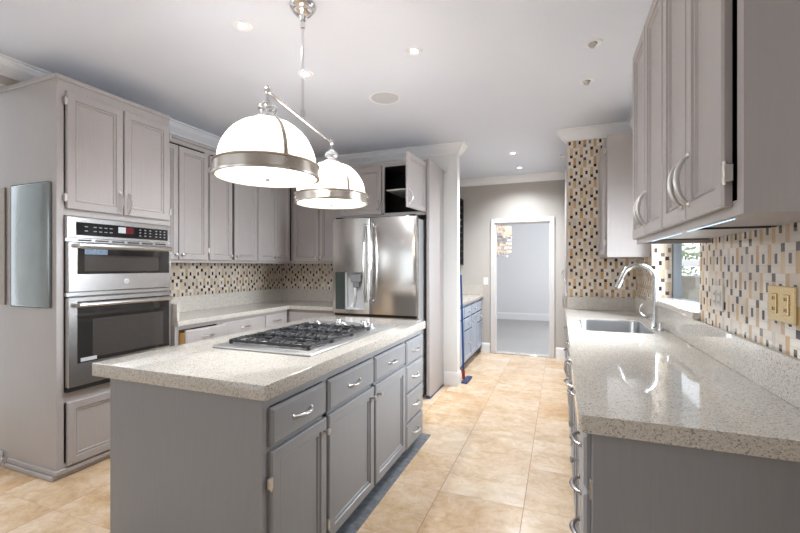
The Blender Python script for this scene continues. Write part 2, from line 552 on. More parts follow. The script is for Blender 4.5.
def rot_hinge(xf, px, deg):
    return xf @ Matrix.Translation((px, 0, 0)) @ Matrix.Rotation(math.radians(deg), 4, 'Z') @ Matrix.Translation((-px, 0, 0))


def cabinet(name, label, cat, facing, plane, depth, a0, a1, z0, z1, fronts, group=None, m='cab', frame=0.035, toe=0.0, interior='inner', recess=0.0, lip=(1, 1), top=True, mid=()):
    xd, yd = DIRS[facing]
    base = fr((plane if facing[1] == 'x' else a0, a0 if facing[1] == 'x' else plane, 0), xd, yd)
    w = a1 - a0
    c = base @ Vector((w / 2, -depth / 2, z0))
    root = thing(name, label, cat, (c.x, c.y, 0 if toe else z0), group)
    zb = z0 + toe
    mb = MB(base)
    t = 0.018
    mb.box(0, t, -depth, -0.019, zb if lip[0] else zb + recess, z1); mb.box(w - t, w, -depth, -0.019, zb if lip[1] else zb + recess, z1)
    if top: mb.box(t, w - t, -depth, -0.019, z1 - t, z1)
    mb.box(t, w - t, -depth, -0.019, zb + recess, zb + recess + t)
    obj('carcass', mb, m, root)
    mb = MB(base); mb.box(t, w - t, -depth, -depth + 0.008, zb + recess + t, z1 - t)
    mb.box(t, t + 0.002, -depth + 0.008, -0.02, zb + t, z1 - t); mb.box(w - t - 0.002, w - t, -depth + 0.008, -0.02, zb + t, z1 - t)
    mb.box(t + 0.002, w - t - 0.002, -depth + 0.008, -0.02, zb + recess + t, zb + recess + t + 0.002)
    if top: mb.box(t + 0.002, w - t - 0.002, -depth + 0.008, -0.02, z1 - t - 0.002, z1 - t)
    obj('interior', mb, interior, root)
    mb = MB(base)
    mb.box(0, frame, -0.019, 0, zb, z1); mb.box(w - frame, w, -0.019, 0, zb, z1)
    mb.box(frame, w - frame, -0.019, 0, z1 - frame, z1); mb.box(frame, w - frame, -0.019, 0, zb, zb + frame)
    for kind, p, q0, q1 in mid:
        if kind == 'v': mb.box(p - a0 - 0.018, p - a0 + 0.018, -0.019, 0, q0, q1)
        else: mb.box(max(frame, q0 - a0), min(w - frame, q1 - a0), -0.019, 0, p - 0.012, p + 0.012)
    obj('face_frame', mb, m, root)
    if toe:
        mb = MB(base); mb.box(0, w, -depth, -0.07, z0, zb); obj('toe_kick', mb, 'toe', root)
    for f in fronts:
        fw, fh = f['a1'] - f['a0'], f['z1'] - f['z0']
        xf = base @ Matrix.Translation((f['a0'] - a0, 0.001 + f.get('out', 0), f['z0']))
        if f.get('open'):
            xf = rot_hinge(xf, 0 if f.get('hs', 'l') == 'l' else fw, f['open'])
        mb = MB(xf)
        kind = f['k']
        mb.rings(fw, fh, DOOR if kind == 'door' else (SMALLDOOR if kind == 'sdoor' else DRAWER))
        d = obj('drawer' if kind == 'drawer' else 'door', mb, m if kind != 'drawer' else ('cabh' if m == 'cab' else m), root)
        if f.get('out', 0) > 0.005 and kind == 'drawer':
            mb = MB(xf)
            for bx0, bx1 in ((0.02, 0.035), (fw - 0.035, fw - 0.02)): mb.box(bx0, bx1, -0.40, 0, 0.015, fh - 0.03)
            mb.box(0.035, fw - 0.035, -0.40, -0.385, 0.015, fh - 0.03); mb.box(0.035, fw - 0.035, -0.385, 0, 0.015, 0.022)
            obj('drawer_box', mb, 'rawwood', d)
        if f.get('p'):
            pk = f['p']
            pull(pk[0], xf, (pk[1], pk[2]), d, pk[3] if len(pk) > 3 else 'nickel', pk[4] if len(pk) > 4 else 0.11, pk[5] if len(pk) > 5 else 'h')
        for (hx, hz, sd) in f.get('h', ()): hinge(xf, hx, hz, d, sd)
    return root


CEIL = 2.73
XL, YB, XR = -3.47, 4.53, 0.69      # left wall, back wall, right wall
# ------------------------------------------------------------------ structure
mb = MB(); mb.box(-4.9, 2.05, -2.7, 6.52, -0.10, 0.0); struct('floor', mb, 'trav')
mb = MB(); mb.box(-3.2, 1.2, 6.52, 10.85, -0.10, 0.0); struct('floor_far_room', mb, 'planks')
mb = MB(); mb.box(-4.9, 2.05, -2.7, 10.9, CEIL, CEIL + 0.12); struct('ceiling', mb, 'ceil')
mb = MB(); mb.box(XL - 0.12, XL, 1.622, YB + 0.12, 0, CEIL); mb.box(XL - 0.12, XL, 1.22, 1.622, 2.57, CEIL); struct('wall_left', mb, 'wall')
mb = MB(); mb.box(XL, -1.08, YB, YB + 0.12, 0, CEIL); struct('wall_back', mb, 'wallw')
mb = MB(); mb.box(-1.78, -1.66, YB + 0.12, 6.45, 0, CEIL); struct('wall_alcove', mb, 'wall')
# far wall with its doorway
DX0, DX1, DZ = -0.945, -0.135, 2.02
mb = MB(); mb.box(-1.78, DX0, 6.45, 6.57, 0, CEIL); mb.box(DX1, 0.81, 6.45, 6.57, 0, CEIL); mb.box(DX0, DX1, 6.45, 6.57, DZ, CEIL)
struct('wall_far', mb, 'wall')
mb = MB(); mb.box(-3.2, 1.2, 10.75, 10.87, 0, CEIL); mb.box(-3.32, -3.2, 6.57, 10.87, 0, CEIL); mb.box(1.2, 1.32, 6.57, 10.87, 0, CEIL)
mb.box(-3.2, -1.78, 6.45, 6.57, 0, CEIL); mb.box(0.81, 1.2, 6.45, 6.57, 0, CEIL)
struct('wall_far_room', mb, 'farw')
# right wall with the sink window opening; tiled
WY0, WY1, WZ0, WZ1 = 2.60, 3.80, 1.07, 2.15
mb = MB(); XO = XR + 0.20
mb.box(XR, XO, 1.0, WY0, 0, CEIL); mb.box(XR, XO, WY1, 6.52, 0, CEIL); mb.box(XR, XO, WY0, WY1, 0, WZ0); mb.box(XR, XO, WY0, WY1, WZ1, CEIL)
struct('wall_right', mb, 'mosr')
mb = MB(); mb.box(XR - 0.002, XO - 0.06, WY1 - 0.006, WY1 + 0.001, WZ0, WZ1); struct('wall_window_reveal', mb, 'mosx')
mb = MB(); mb.box(0.07, XR, 4.50, 4.60, 0, CEIL); struct('wall_tiled_end', mb, 'mosw')
# breakfast room behind the camera
mb = MB()
mb.box(-4.9, -3.4, -2.66, -2.54, 0, CEIL); mb.box(-1.7, 2.05, -2.66, -2.54, 0, CEIL)
for a, b in ((-3.4, -1.7),):
    mb.box(a, b, -2.66, -2.54, 0, 0.2); mb.box(a, b, -2.66, -2.54, 2.5, CEIL)
struct('wall_rear', mb, 'wallw')
mb = MB(); mb.box(-4.9, -4.78, -2.54, 1.1, 0, CEIL); mb.box(-4.9, XL - 0.12, 1.1, 1.22, 0, CEIL); struct('wall_breakfast_left', mb, 'wallw')
mb = MB(); mb.box(1.98, 2.05, -2.54, 1.0, 0, CEIL); mb.box(XR, 2.05, 1.0, 1.12, 0, CEIL); struct('wall_breakfast_right', mb, 'wallw')

# left wall tile field and back wall tile field
mb = MB(); mb.box(XL, XL + 0.008, 2.42, YB, 0.90, 1.46); struct('wall_left_tile', mb, 'mosy')
mb = MB(); mb.box(XL + 0.008, -2.26, YB - 0.008, YB, 0.90, 1.46); struct('wall_back_tile', mb, 'mosx')

CROWN = [(0, -0.105), (0.012, -0.105), (0.016, -0.092), (0.034, -0.075), (0.06, -0.05), (0.072, -0.028), (0.078, -0.022), (0.078, -0.014), (0.098, -0.010), (0.098, 0), (0, 0)]
BASE = [(0, 0), (0.016, 0), (0.016, 0.125), (0.012, 0.145), (0.005, 0.155), (0, 0.155)]
mb = MB(); mb.extrude_profile(CROWN, (XL, 1.22, CEIL), (XL, YB, CEIL), (1, 0, 0), 0, -1); struct('trim_1', mb, 'white')
mb = MB(); mb.extrude_profile(CROWN, (XL, YB, CEIL), (-1.08, YB, CEIL), (0, -1, 0), -1, 1)
mb.extrude_profile(CROWN, (-1.08, YB, CEIL), (-1.08, YB + 0.12, CEIL), (1, 0, 0), 1, 0); struct('trim_2', mb, 'white')
mb = MB(); mb.extrude_profile(CROWN, (-1.66, 6.45, CEIL), (XR, 6.45, CEIL), (0, -1, 0), 0, 0); struct('trim_3', mb, 'white')
mb = MB(); mb.extrude_profile(CROWN, (0.07, 4.50, CEIL), (XR, 4.50, CEIL), (0, -1, 0), 1, -1)
mb.extrude_profile(CROWN, (0.07, 4.60, CEIL), (0.07, 4.50, CEIL), (-1, 0, 0), 0, 1); struct('trim_4', mb, 'white')
mb = MB(); mb.extrude_profile(CROWN, (XR, 1.12, CEIL), (XR, 4.50, CEIL), (-1, 0, 0), 0, -1); struct('trim_5', mb, 'white')
mb = MB(); mb.extrude_profile(BASE, (-1.235, YB, 0), (-1.08, YB, 0), (0, -1, 0), 0, 1)
mb.extrude_profile(BASE, (-1.08, YB, 0), (-1.08, YB + 0.12, 0), (1, 0, 0), 1, 0); struct('baseboard_partition', mb, 'white')
mb = MB(); mb.extrude_profile(BASE, (-1.16, 6.45, 0), (DX0 - 0.075, 6.45, 0), (0, -1, 0)); mb.extrude_profile(BASE, (DX1 + 0.075, 6.45, 0), (0.08, 6.45, 0), (0, -1, 0)); struct('baseboard_far', mb, 'white')
BIG = [(o, z * 1.1) for o, z in BASE]
mb = MB(); mb.extrude_profile(BIG, (-3.2, 10.75, 0), (1.2, 10.75, 0), (0, -1, 0)); struct('baseboard_far_room', mb, 'white')
mb = MB(); mb.box(-3.66, -3.522, 1.60 - 0.03, 1.60 - 0.001, 0.0, 0.10, 0.008, 2); struct('baseboard_left', mb, 'white')

# doorway casing
d1 = bpy.data.objects.new('door_1', None); COL.objects.link(d1); d1.location = ((DX0 + DX1) / 2, 6.45, 0); d1['kind'] = 'structure'
for x0, x1 in ((DX0 - 0.062, DX0), (DX1, DX1 + 0.062)):
    mb = MB(); mb.box(x0, x1, 6.428, 6.45, 0, DZ + 0.07, 0.004); obj('casing', mb, 'casing', d1)
mb = MB(); mb.box(DX0, DX1, 6.428, 6.45, DZ, DZ + 0.07, 0.004); obj('casing', mb, 'casing', d1)
mb = MB(); mb.box(DX0, DX0 + 0.015, 6.45, 6.57, 0, DZ); mb.box(DX1 - 0.015, DX1, 6.45, 6.57, 0, DZ); mb.box(DX0 + 0.015, DX1 - 0.015, 6.45, 6.57, DZ - 0.015, DZ); obj('jamb', mb, 'casing', d1)
mb = MB(); mb.box(DX0, DX1, 6.44, 6.60, 0.0, 0.012, 0.004); struct('trim_6', mb, 'quartz')

# dark slate strip along the foot of the island
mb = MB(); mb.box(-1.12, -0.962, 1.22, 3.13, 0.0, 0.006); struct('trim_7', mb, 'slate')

# sink window
w1 = bpy.data.objects.new('window_1', None); COL.objects.link(w1); w1.location = (XR + 0.15, (WY0 + WY1) / 2, WZ0); w1['kind'] = 'structure'
mb = MB(); fx0, fx1 = XR + 0.135, XR + 0.19
mb.box(fx0, fx1, WY0, WY0 + 0.05, WZ0, WZ1); mb.box(fx0, fx1, WY1 - 0.055, WY1 - 0.006, WZ0, WZ1)
mb.box(fx0, fx1, WY0 + 0.05, WY1 - 0.055, WZ0, WZ0 + 0.035); mb.box(fx0, fx1, WY0 + 0.05, WY1 - 0.055, WZ1 - 0.05, WZ1)
obj('window_frame', mb, 'frame', w1)
mb = MB(); mb.box(fx0 + 0.026, fx0 + 0.030, WY0 + 0.05, WY1 - 0.055, WZ0 + 0.035, WZ1 - 0.05); obj('pane', mb, 'pane', w1)

# garden outside the sink window
mb = MB(); mb.box(XO + 0.02, 9, 0.5, 14, -0.12, -0.02); struct('ground_garden', mb, 'soil')
mb = MB(); mb.box(1.3, 7.0, 9.0, 9.35, -0.02, 1.18, 0.03)
o = obj('garden_wall', mb, 'stone'); tag(o, 'pale rough stone garden wall outside the sink window', 'wall')
t = thing('garden_railing', 'white garden rail on posts in front of the stone wall outside the window', 'railing', (3.0, 8.0, -0.02))
mb = MB(); mb.box(1.2, 6.0, 7.97, 8.03, 1.36, 1.46, 0.01); obj('top_rail', mb, 'white', t)
for k in range(6):
    mb = MB(); mb.box(1.4 + k * 0.8, 1.45 + k * 0.8, 7.975, 8.025, -0.02, 1.36); obj('post', mb, 'white', t)
for k, (sx, sy, sr, lb) in enumerate(((2.7, 11.0, 1.2, 'pale green shrub behind the stone garden wall, nearer the window'), (4.9, 12.4, 1.5, 'larger green shrub far behind the stone garden wall'))):
    mb = MB()
    for q in range(1100):
        a, b = random.uniform(0, 2 * PI), random.uniform(-0.4, 1.0)
        rr = sr * random.uniform(0.75, 1.0)
        c = Vector((sx + rr * math.cos(a) * math.cos(b), sy + rr * math.sin(a) * math.cos(b), 0.85 + rr * math.sin(b)))
        s_ = 0.065
        u_ = Vector((random.uniform(-1, 1), random.uniform(-1, 1), random.uniform(-1, 1))).normalized(); w_ = u_.orthogonal().normalized()
        mb._add([c - u_ * s_, c - w_ * s_ * 0.6, c + u_ * s_, c + w_ * s_ * 0.6], [(0, 1, 2, 3)])
    t = thing('garden_shrub', lb, 'shrub', (sx, sy, -0.02))
    obj('foliage', mb, 'green', t)
    mb = MB(); mb.cyl((sx, sy, -0.02), (sx, sy, 0.7), 0.05, 8); obj('stem', mb, 'rawwood', t)

# ------------------------------------------------------------------ tall oven cabinet on the left
TX, TY0, TY1, TZ = -2.948, 1.60, 2.397, 2.566
t = thing('oven_cabinet', 'tall grey painted cabinet housing the wall oven at the left edge', 'cabinet', ((TX + XL) / 2, (TY0 + TY1) / 2, 0))
mb = MB(); xb = XL - 0.0
mb.box(-3.64, TX - 0.02, TY0, TY0 + 0.02, 0.03, TZ - 0.03); mb.box(xb, TX - 0.02, TY1 - 0.02, TY1, 0.03, TZ - 0.03)
mb.box(xb, xb + 0.01, TY0 + 0.02, TY1 - 0.02, 0.03, TZ - 0.03)
for z in (0.06, 0.50, 1.69, TZ - 0.05): mb.box(xb + 0.01, TX - 0.02, TY0 + 0.02, TY1 - 0.02, z, z + 0.02)
obj('carcass', mb, 'cab', t)
mb = MB()
mb.box(TX - 0.02, TX, TY0, TY0 + 0.040, 0.03, TZ - 0.03); mb.box(TX - 0.02, TX, TY1 - 0.012, TY1, 0.03, TZ - 0.03)
for z0, z1 in ((0.03, 0.09), (0.475, 0.545), (1.68, 1.735), (2.44, TZ - 0.03)): mb.box(TX - 0.02, TX, TY0 + 0.040, TY1 - 0.012, z0, z1)
obj('face_frame', mb, 'cab', t)
mb = MB(); mb.box(xb, TX + 0.012, TY0 - 0.012, TY1 + 0.004, TZ - 0.03, TZ, 0.004); mb.box(-3.64, xb - 0.001, TY0 - 0.012, TY0 + 0.02, TZ - 0.03, TZ); obj('top_moulding', mb, 'cab', t)
mb = MB(); mb.box(xb, TX + 0.012, TY0 - 0.010, TY1, 0.028, 0.062, 0.006); mb.box(xb, TX - 0.004, TY0 - 0.022, TY1, 0.0, 0.030, 0.006); mb.box(-3.52, xb, TY0 - 0.010, TY0 + 0.02, 0.028, 0.062); mb.box(-3.52, xb, TY0 - 0.022, TY0 + 0.02, 0.0, 0.030); obj('base_moulding', mb, 'cab', t)
for a0, a1, z0, z1, kx, kz, kt, hs in ((1.648, 2.010, 1.720, 2.475, 0.335, 0.085, 'v', 'l'), (2.018, 2.382, 1.720, 2.475, 0.030, 0.085, 'v', 'r'), (1.652, 2.382, 0.072, 0.478, 0.38, 0.20, 'k', 'l')):
    xf = fr((TX + 0.001, a0, z0), (0, 1, 0), (1, 0, 0))
    mb = MB(xf); mb.rings(a1 - a0, z1 - z0, DOOR); d = obj('door', mb, 'cab', t)
    if kt == 'v':
        pull('bow', xf, (kx, kz), d, 'nickel', 0.145, 'v')
        hx, sd = (0, 1) if hs == 'l' else (a1 - a0, -1)
        for hz in (0.07, z1 - z0 - 0.07): hinge(xf, hx - sd * 0.006, hz, d, -sd * 0.5)
    else: pull('knob', xf, (kx, kz), d)

# glossy boards on the cabinet's side
mb = MB(); mb.box(-3.413, -2.995, TY0 - 0.016, TY0 - 0.002, 1.085, 1.89, 0.012, 3)
tag(obj('glass_board', mb, 'board', smooth=40), 'glossy grey glass board fixed on the side of the tall oven cabinet', 'board')
mb = MB(); mb.box(-3.56, -3.49, TY0 - 0.012, TY0 - 0.002, 1.09, 1.885, 0.003)
tag(obj('wood_strip', mb, simple('brown_strip', (0.30, 0.25, 0.20), 0.3)), 'narrow brown strip left of the grey glass board, at the photo edge', 'strip')

# wall oven (microwave over oven)
OX = TX + 0.002; OY0, OY1 = 1.641, 2.386
t = thing('wall_oven', 'stainless steel double wall oven built into the tall grey cabinet', 'oven', (OX - 0.25, (OY0 + OY1) / 2, 0.545))
mb = MB(); mb.box(OX - 0.44, OX - 0.002, OY0 + 0.02, OY1 - 0.02, 0.56, 1.66); obj('body', mb, 'grey', t)
mb = MB(); mb.box(OX, OX + 0.026, OY0, OY1, 1.535, 1.675, 0.004); cp = obj('control_panel', mb, 'steelh', t)
mb = MB(); mb.box(OX + 0.0265, OX + 0.029, OY0 + 0.055, OY1 - 0.03, 1.555, 1.640); obj('display_glass', mb, 'black', cp)
mb = MB(); mb.box(OX + 0.0292, OX + 0.0305, 2.02, 2.075, 1.585, 1.632); obj('clock_display', mb, 'red', cp)
mb = MB(); mb.box(OX + 0.0292, OX + 0.0302, 1.965, 2.018, 1.588, 1.630); obj('sticker', mb, 'sticker', cp)
marks = [(yy, 0.020, zz, 0.006) for yy in (1.745, 1.80, 1.835, 1.87, 1.905) for zz in (1.610, 1.582)] + [(yy, 0.014, zz, 0.007) for yy in (2.12, 2.16, 2.20, 2.25, 2.285, 2.32) for zz in (1.575, 1.597, 1.618)]
for yy, wy, zz, hz in marks:
    mb = MB(); mb.box(OX + 0.0292, OX + 0.0300, yy, yy + wy, zz, zz + hz); obj('button', mb, 'grey', cp)
mb = MB(); mb.box(OX - 0.001, OX + 0.016, OY0, OY1, 1.512, 1.535)
for k in range(6): pass
obj('vent_strip', mb, 'steelh', t)
mb = MB()
for k in range(6): mb.box(OX + 0.0162, OX + 0.018, OY0 + 0.07 + k * 0.11, OY0 + 0.155 + k * 0.11, 1.518, 1.528)
obj('vent_slots', mb, 'blackm', t)


def oven_door(z0, z1, gz0, gz1, iz0, iz1, iy0, iy1, hz):
    mb = MB(); mb.box(OX, OX + 0.034, OY0 + 0.004, OY1 - 0.004, z0, z1, 0.004); d = obj('oven_door', mb, 'steelh', t)
    mb = MB(); mb.box(OX + 0.0342, OX + 0.037, OY0 + 0.058, OY1 - 0.022, gz0, gz1, 0.001); obj('door_glass', mb, 'ovenglass', d)
    mb = MB(); mb.box(OX + 0.0371, OX + 0.0376, iy0, iy1, iz0, iz1); obj('window_screen', mb, 'ovenin', d)
    mb = MB(); pts = []
    for i in range(17):
        k = -1 + i / 8
        pts.append((OX + 0.075 + 0.012 * (1 - k * k), (OY0 + OY1) / 2 + 0.005 + k * 0.335, hz))
    mb.tube(pts, 0.0155, 12, 1.0)
    for k in (-1, 1): mb.box(OX + 0.034, OX + 0.080, (OY0 + OY1) / 2 + 0.005 + k * 0.322 - 0.012, (OY0 + OY1) / 2 + 0.005 + k * 0.322 + 0.012, hz - 0.010, hz + 0.010, 0.003)
    obj('handle', mb, 'nickel', d, 40)
    return d


d = oven_door(1.185, 1.508, 1.300, 1.470, 1.318, 1.425, 1.74, 2.27, 1.487)
mb = MB(); mb.lathe([(0.019, 0), (0.019, 0.003), (0.016, 0.004), (0, 0.004)], 20, fr((OX + 0.0335, 2.02, 1.245), (0, 1, 0), (1, 0, 0)) @ Matrix.Rotation(-PI / 2, 4, 'X')); b = obj('round_badge', mb, 'greyl', d)
text_mesh('badge_lettering', 'GE', 0.02, Matrix(((0, 0, 1, OX + 0.0382), (1, 0, 0, 2.02), (0, 1, 0, 1.245), (0, 0, 0, 1))), 'chrome', d)
mb = MB(); mb.box(OX + 0.0372, OX + 0.0378, OY0 + 0.10, OY0 + 0.245, 1.43, 1.465); obj('energy_sticker', mb, 'bluest', d)
mb = MB(); mb.box(OX - 0.001, OX + 0.020, OY0, OY1, 1.155, 1.183, 0.003); obj('divider_trim', mb, 'steelh', t)
d = oven_door(0.572, 1.150, 0.720, 1.122, 0.745, 1.0, 1.79, 2.31, 1.10)
mb = MB(); mb.box(OX + 0.0372, OX + 0.0378, OY0 + 0.075, OY0 + 0.175, 0.728, 0.752); obj('paper_label', mb, 'sticker', d)
mb = MB(); mb.box(OX - 0.001, OX + 0.026, OY0, OY1, 0.545, 0.570); obj('bottom_vent', mb, 'blackm', t)

# ------------------------------------------------------------------ left and back wall upper cabinets
UX, UZ0, UZ1 = -3.10, 1.385, 2.455
UD = UX - XL


def D(a0, a1, z0, z1, **k): return dict(k='door', a0=a0, a1=a1, z0=z0, z1=z1, **k)


def uknob(w, side): return ('knob', w - 0.028 if side == 'r' else 0.028, 0.045)


zz0, zz1 = UZ0 + 0.025, UZ1 - 0.055
hz_ = ((0.09), (zz1 - zz0 - 0.09))
cabinet('wall_cabinet', 'grey two-door wall cabinet right beside the tall oven cabinet', 'cabinet', '+x', UX, UD, 2.42, 2.925, UZ0, UZ1,
        [D(2.43, 2.592, zz0, zz1, p=uknob(0.162, 'r')), D(2.600, 2.915, zz0, zz1, p=uknob(0.315, 'l'), h=[(0.318, 0.09, 1), (0.318, 0.85, 1)])], 'left wall upper cabinets')
cabinet('wall_cabinet', 'grey wall cabinet with its left door ajar above the left counter', 'cabinet', '+x', UX, UD, 2.925, 3.595, UZ0, UZ1,
        [D(2.935, 3.222, zz0, zz1, p=uknob(0.287, 'r')), D(3.252, 3.587, zz0, zz1, p=uknob(0.335, 'l'))], 'left wall upper cabinets')
cabinet('wall_cabinet', 'grey two-door wall cabinet next to the inner corner of left wall', 'cabinet', '+x', UX, UD, 3.595, 4.53, UZ0, UZ1,
        [D(3.605, 3.895, zz0, zz1, p=uknob(0.29, 'r')), D(3.901, 4.165, zz0, zz1, p=uknob(0.264, 'l'))], 'left wall upper cabinets')
UY = 4.205
cabinet('wall_cabinet', 'grey wall cabinet on the back wall, between corner and refrigerator', 'cabinet', '-y', UY, YB - UY, UX + 0.003, -2.29, UZ0, UZ1,
        [D(-3.055, -2.685, zz0, zz1, p=uknob(0.37, 'r')), D(-2.678, -2.30, zz0, zz1, p=uknob(0.378, 'l'))])
# thin crown strip on top of the uppers
mb = MB(); mb.box(XL + 0.002, UX + 0.018, 2.42, UY - 0.018, UZ1 + 0.001, UZ1 + 0.022, 0.004); mb.box(XL + 0.002, -2.29, UY - 0.018, YB - 0.002, UZ1 + 0.001, UZ1 + 0.022, 0.004)
tag(obj('cabinet_moulding', mb, 'cab'), 'thin grey moulding strip lying along the tops of the corner wall cabinets', 'moulding')

# cabinet over the refrigerator, right door swung open
FX0, FX1, FY = -2.285, -1.274, 4.00
z0, z1 = 1.905, 2.42
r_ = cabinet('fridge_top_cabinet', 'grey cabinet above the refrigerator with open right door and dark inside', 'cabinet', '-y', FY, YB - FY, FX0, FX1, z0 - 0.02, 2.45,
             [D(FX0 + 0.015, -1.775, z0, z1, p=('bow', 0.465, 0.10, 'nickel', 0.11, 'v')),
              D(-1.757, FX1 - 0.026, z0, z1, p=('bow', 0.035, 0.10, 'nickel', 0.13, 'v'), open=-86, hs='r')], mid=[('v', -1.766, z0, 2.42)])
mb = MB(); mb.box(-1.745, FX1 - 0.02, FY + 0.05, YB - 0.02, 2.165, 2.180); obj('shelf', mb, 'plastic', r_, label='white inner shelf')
t = thing('tall_side_panel', 'tall grey cabinet end panel standing to the right of the refrigerator', 'panel', (-1.255, 4.26, 0))
mb = MB(); mb.box(-1.2725, -1.238, 3.985, YB - 0.017, 0.0, 2.45, 0.003); obj('panel', mb, 'cab', t)
mb = MB(); mb.box(-1.237, -1.230, 4.0, YB - 0.02, 0.0, 0.010); mb.box(-1.275, -1.234, 3.975, 3.984, 0, 0.03); obj('blue_tape', mb, 'tape', t, label='blue masking tape along the foot')
mb = MB(); mb.lathe([(0.022, 0), (0.022, 0.012), (0.012, 0.02), (0, 0.02)], 16, fr((-1.205, YB - 0.0005, 2.425), (1, 0, 0), (0, -1, 0)) @ Matrix.Rotation(-PI / 2, 4, 'X'))
tag(obj('wall_bumper', mb, 'plastic', smooth=40), 'small white round bumper high on the wall by the tall grey panel', 'bumper')

# ------------------------------------------------------------------ refrigerator
RX0, RX1, RY = -2.245, -1.305, 3.765
t = thing('refrigerator', 'stainless steel french door refrigerator with water dispenser', 'refrigerator', ((RX0 + RX1) / 2, 4.12, 0))
mb = MB(); mb.box(RX0 + 0.005, RX1 - 0.005, RY + 0.072, YB - 0.02, 0.02, 1.83, 0.006); obj('body', mb, 'bodyg', t)
GAP = -1.808
DZ0, DZ1 = 0.862, 1.848
# left door with dispenser recess
mb = MB(); rx0, rx1, rz0, rz1 = -2.085, -1.872, 0.905, 1.292
mb.box(RX0, rx0, RY, RY + 0.07, DZ0, DZ1, 0.004); mb.box(rx1, GAP - 0.003, RY, RY + 0.07, DZ0, DZ1, 0.004)
mb.box(rx0 - 0.004, rx1 + 0.004, RY, RY + 0.07, DZ0, rz0); mb.box(rx0 - 0.004, rx1 + 0.004, RY, RY + 0.07, rz1, DZ1)
mb.box(rx0 - 0.004, rx1 + 0.004, RY + 0.055, RY + 0.07, rz0, rz1)
bow_front(mb, RX0, GAP - 0.003, RY, 0.012); ld = obj('refrigerator_door', mb, 'steel', t, 25)
mb = MB(); mb.box(-2.200, rx0 - 0.002, RY - 0.015, RY - 0.0115, 0.905, 1.292, 0.001); obj('control_panel', mb, simple('dispenser_panel', (0.045, 0.055, 0.05), 0.12), ld, label='dark glossy control panel')
mb = MB(); mb.box(rx0, rx1, RY + 0.050, RY + 0.054, rz0, rz1); mb.box(rx0, rx0 + 0.004, RY + 0.002, RY + 0.05, rz0, rz1); mb.box(rx1 - 0.004, rx1, RY + 0.002, RY + 0.05, rz0, rz1)
mb.box(rx0 + 0.004, rx1 - 0.004, RY + 0.002, RY + 0.05, rz0, rz0 + 0.012); obj('dispenser_niche', mb, 'greyl', ld, label='pale grey dispenser recess')
mb = MB(); mb.box(-2.035, -1.915, RY + 0.004, RY + 0.05, 1.185, 1.27, 0.012, 2); mb.box(-2.01, -1.94, RY + 0.010, RY + 0.05, 1.13, 1.19, 0.01, 2); obj('nozzle', mb, 'grey', ld)
mb = MB(); mb.tube([(-1.985, RY + 0.03, 1.13), (-1.985, RY + 0.026, 1.06), (-1.995, RY + 0.018, 0.98), (-2.02, RY + 0.012, 0.93)], [0.035, 0.03, 0.028, 0.03], 10, 0.25, up=(1, 0, 0)); obj('paddle', mb, 'plastic', ld, 50)
mb = MB(); mb.box(GAP + 0.003, RX1, RY, RY + 0.07, DZ0, DZ1, 0.006, 2); bow_front(mb, GAP + 0.003, RX1, RY, 0.014); rd = obj('refrigerator_door', mb, 'steel', t, 25)
for par, hx in ((ld, GAP - 0.040), (rd, GAP + 0.040)):
    mb = MB(); pts = []
    for i in range(21):
        k = -1 + i / 10
        pts.append((hx, RY - 0.028 - 0.040 * (1 - k * k), 1.385 + k * 0.40))
    mb.tube(pts, 0.016, 10, 0.7, up=(1, 0, 0))
    for k in (-1, 1): mb.box(hx - 0.014, hx + 0.014, RY - 0.034, RY, 1.385 + k * 0.385 - 0.018, 1.385 + k * 0.385 + 0.018, 0.004)
    obj('handle', mb, 'chrome', par, 40)
text_mesh('badge_lettering', 'LG', 0.028, Matrix(((1, 0, 0, -1.375), (0, 0, -1, RY - 0.0075), (0, 1, 0, 1.795), (0, 0, 0, 1))), 'grey', rd)
mb = MB(); mb.box(RX0, RX1, RY + 0.01, RY + 0.08, 0.44, 0.835, 0.006); f1 = obj('freezer_drawer', mb, 'steel', t)
mb = MB(); mb.tube([(RX0 + 0.08, RY - 0.04, 0.79), (RX1 - 0.08, RY - 0.04, 0.79)], 0.013, 10)
for hx in (RX0 + 0.1, RX1 - 0.1): mb.cyl((hx, RY - 0.04, 0.79), (hx, RY + 0.012, 0.79), 0.01, 10)
obj('handle', mb, 'chrome', f1, 40)
mb = MB(); mb.box(RX0, RX1, RY + 0.01, RY + 0.08, 0.06, 0.43, 0.006); obj('freezer_drawer', mb, 'steel', t)
mb = MB(); mb.box(RX0 + 0.01, RX1 - 0.01, RY + 0.03, RY + 0.075, 0.836, 0.861); obj('gasket', mb, 'blackm', t)
for hx in (RX0 + 0.02, RX1 - 0.09):
    mb = MB(); mb.box(hx, hx + 0.07, RY + 0.03, RY + 0.16, 1.849, 1.868, 0.006); obj('hinge_cover', mb, 'blackm', t)

# ------------------------------------------------------------------ left base cabinets + counter
BX = -2.915; CT = 0.905


def base_unit(label, a0, a1, fr_drawers, ndoors, group, facing='+x', plane=BX, depth=None, knobmid=True, top=CT - 0.042):
    fl = []
    for (b0, b1, out) in fr_drawers:
        fl.append(dict(k='drawer', a0=b0, a1=b1, z0=top - 0.185, z1=top - 0.035, out=out, p=('bow', (b1 - b0) / 2, 0.082, 'nickel', 0.12)))
    wd = (a1 - a0 - 0.02) / ndoors
    for k in range(ndoors):
        b0 = a0 + 0.01 + k * wd; b1 = b0 + wd - 0.006
        fl.append(dict(k='door', a0=b0, a1=b1, z0=0.125, z1=top - 0.20, p=('knob', 0.03 if (k % 2) else wd - 0.036, top - 0.37)))
    return cabinet('base_cabinet', label, 'cabinet', facing, plane, depth or (plane - XL), a0, a1, 0.0, top, fl, group, toe=0.10, mid=[('h', top - 0.192, a0, a1)])


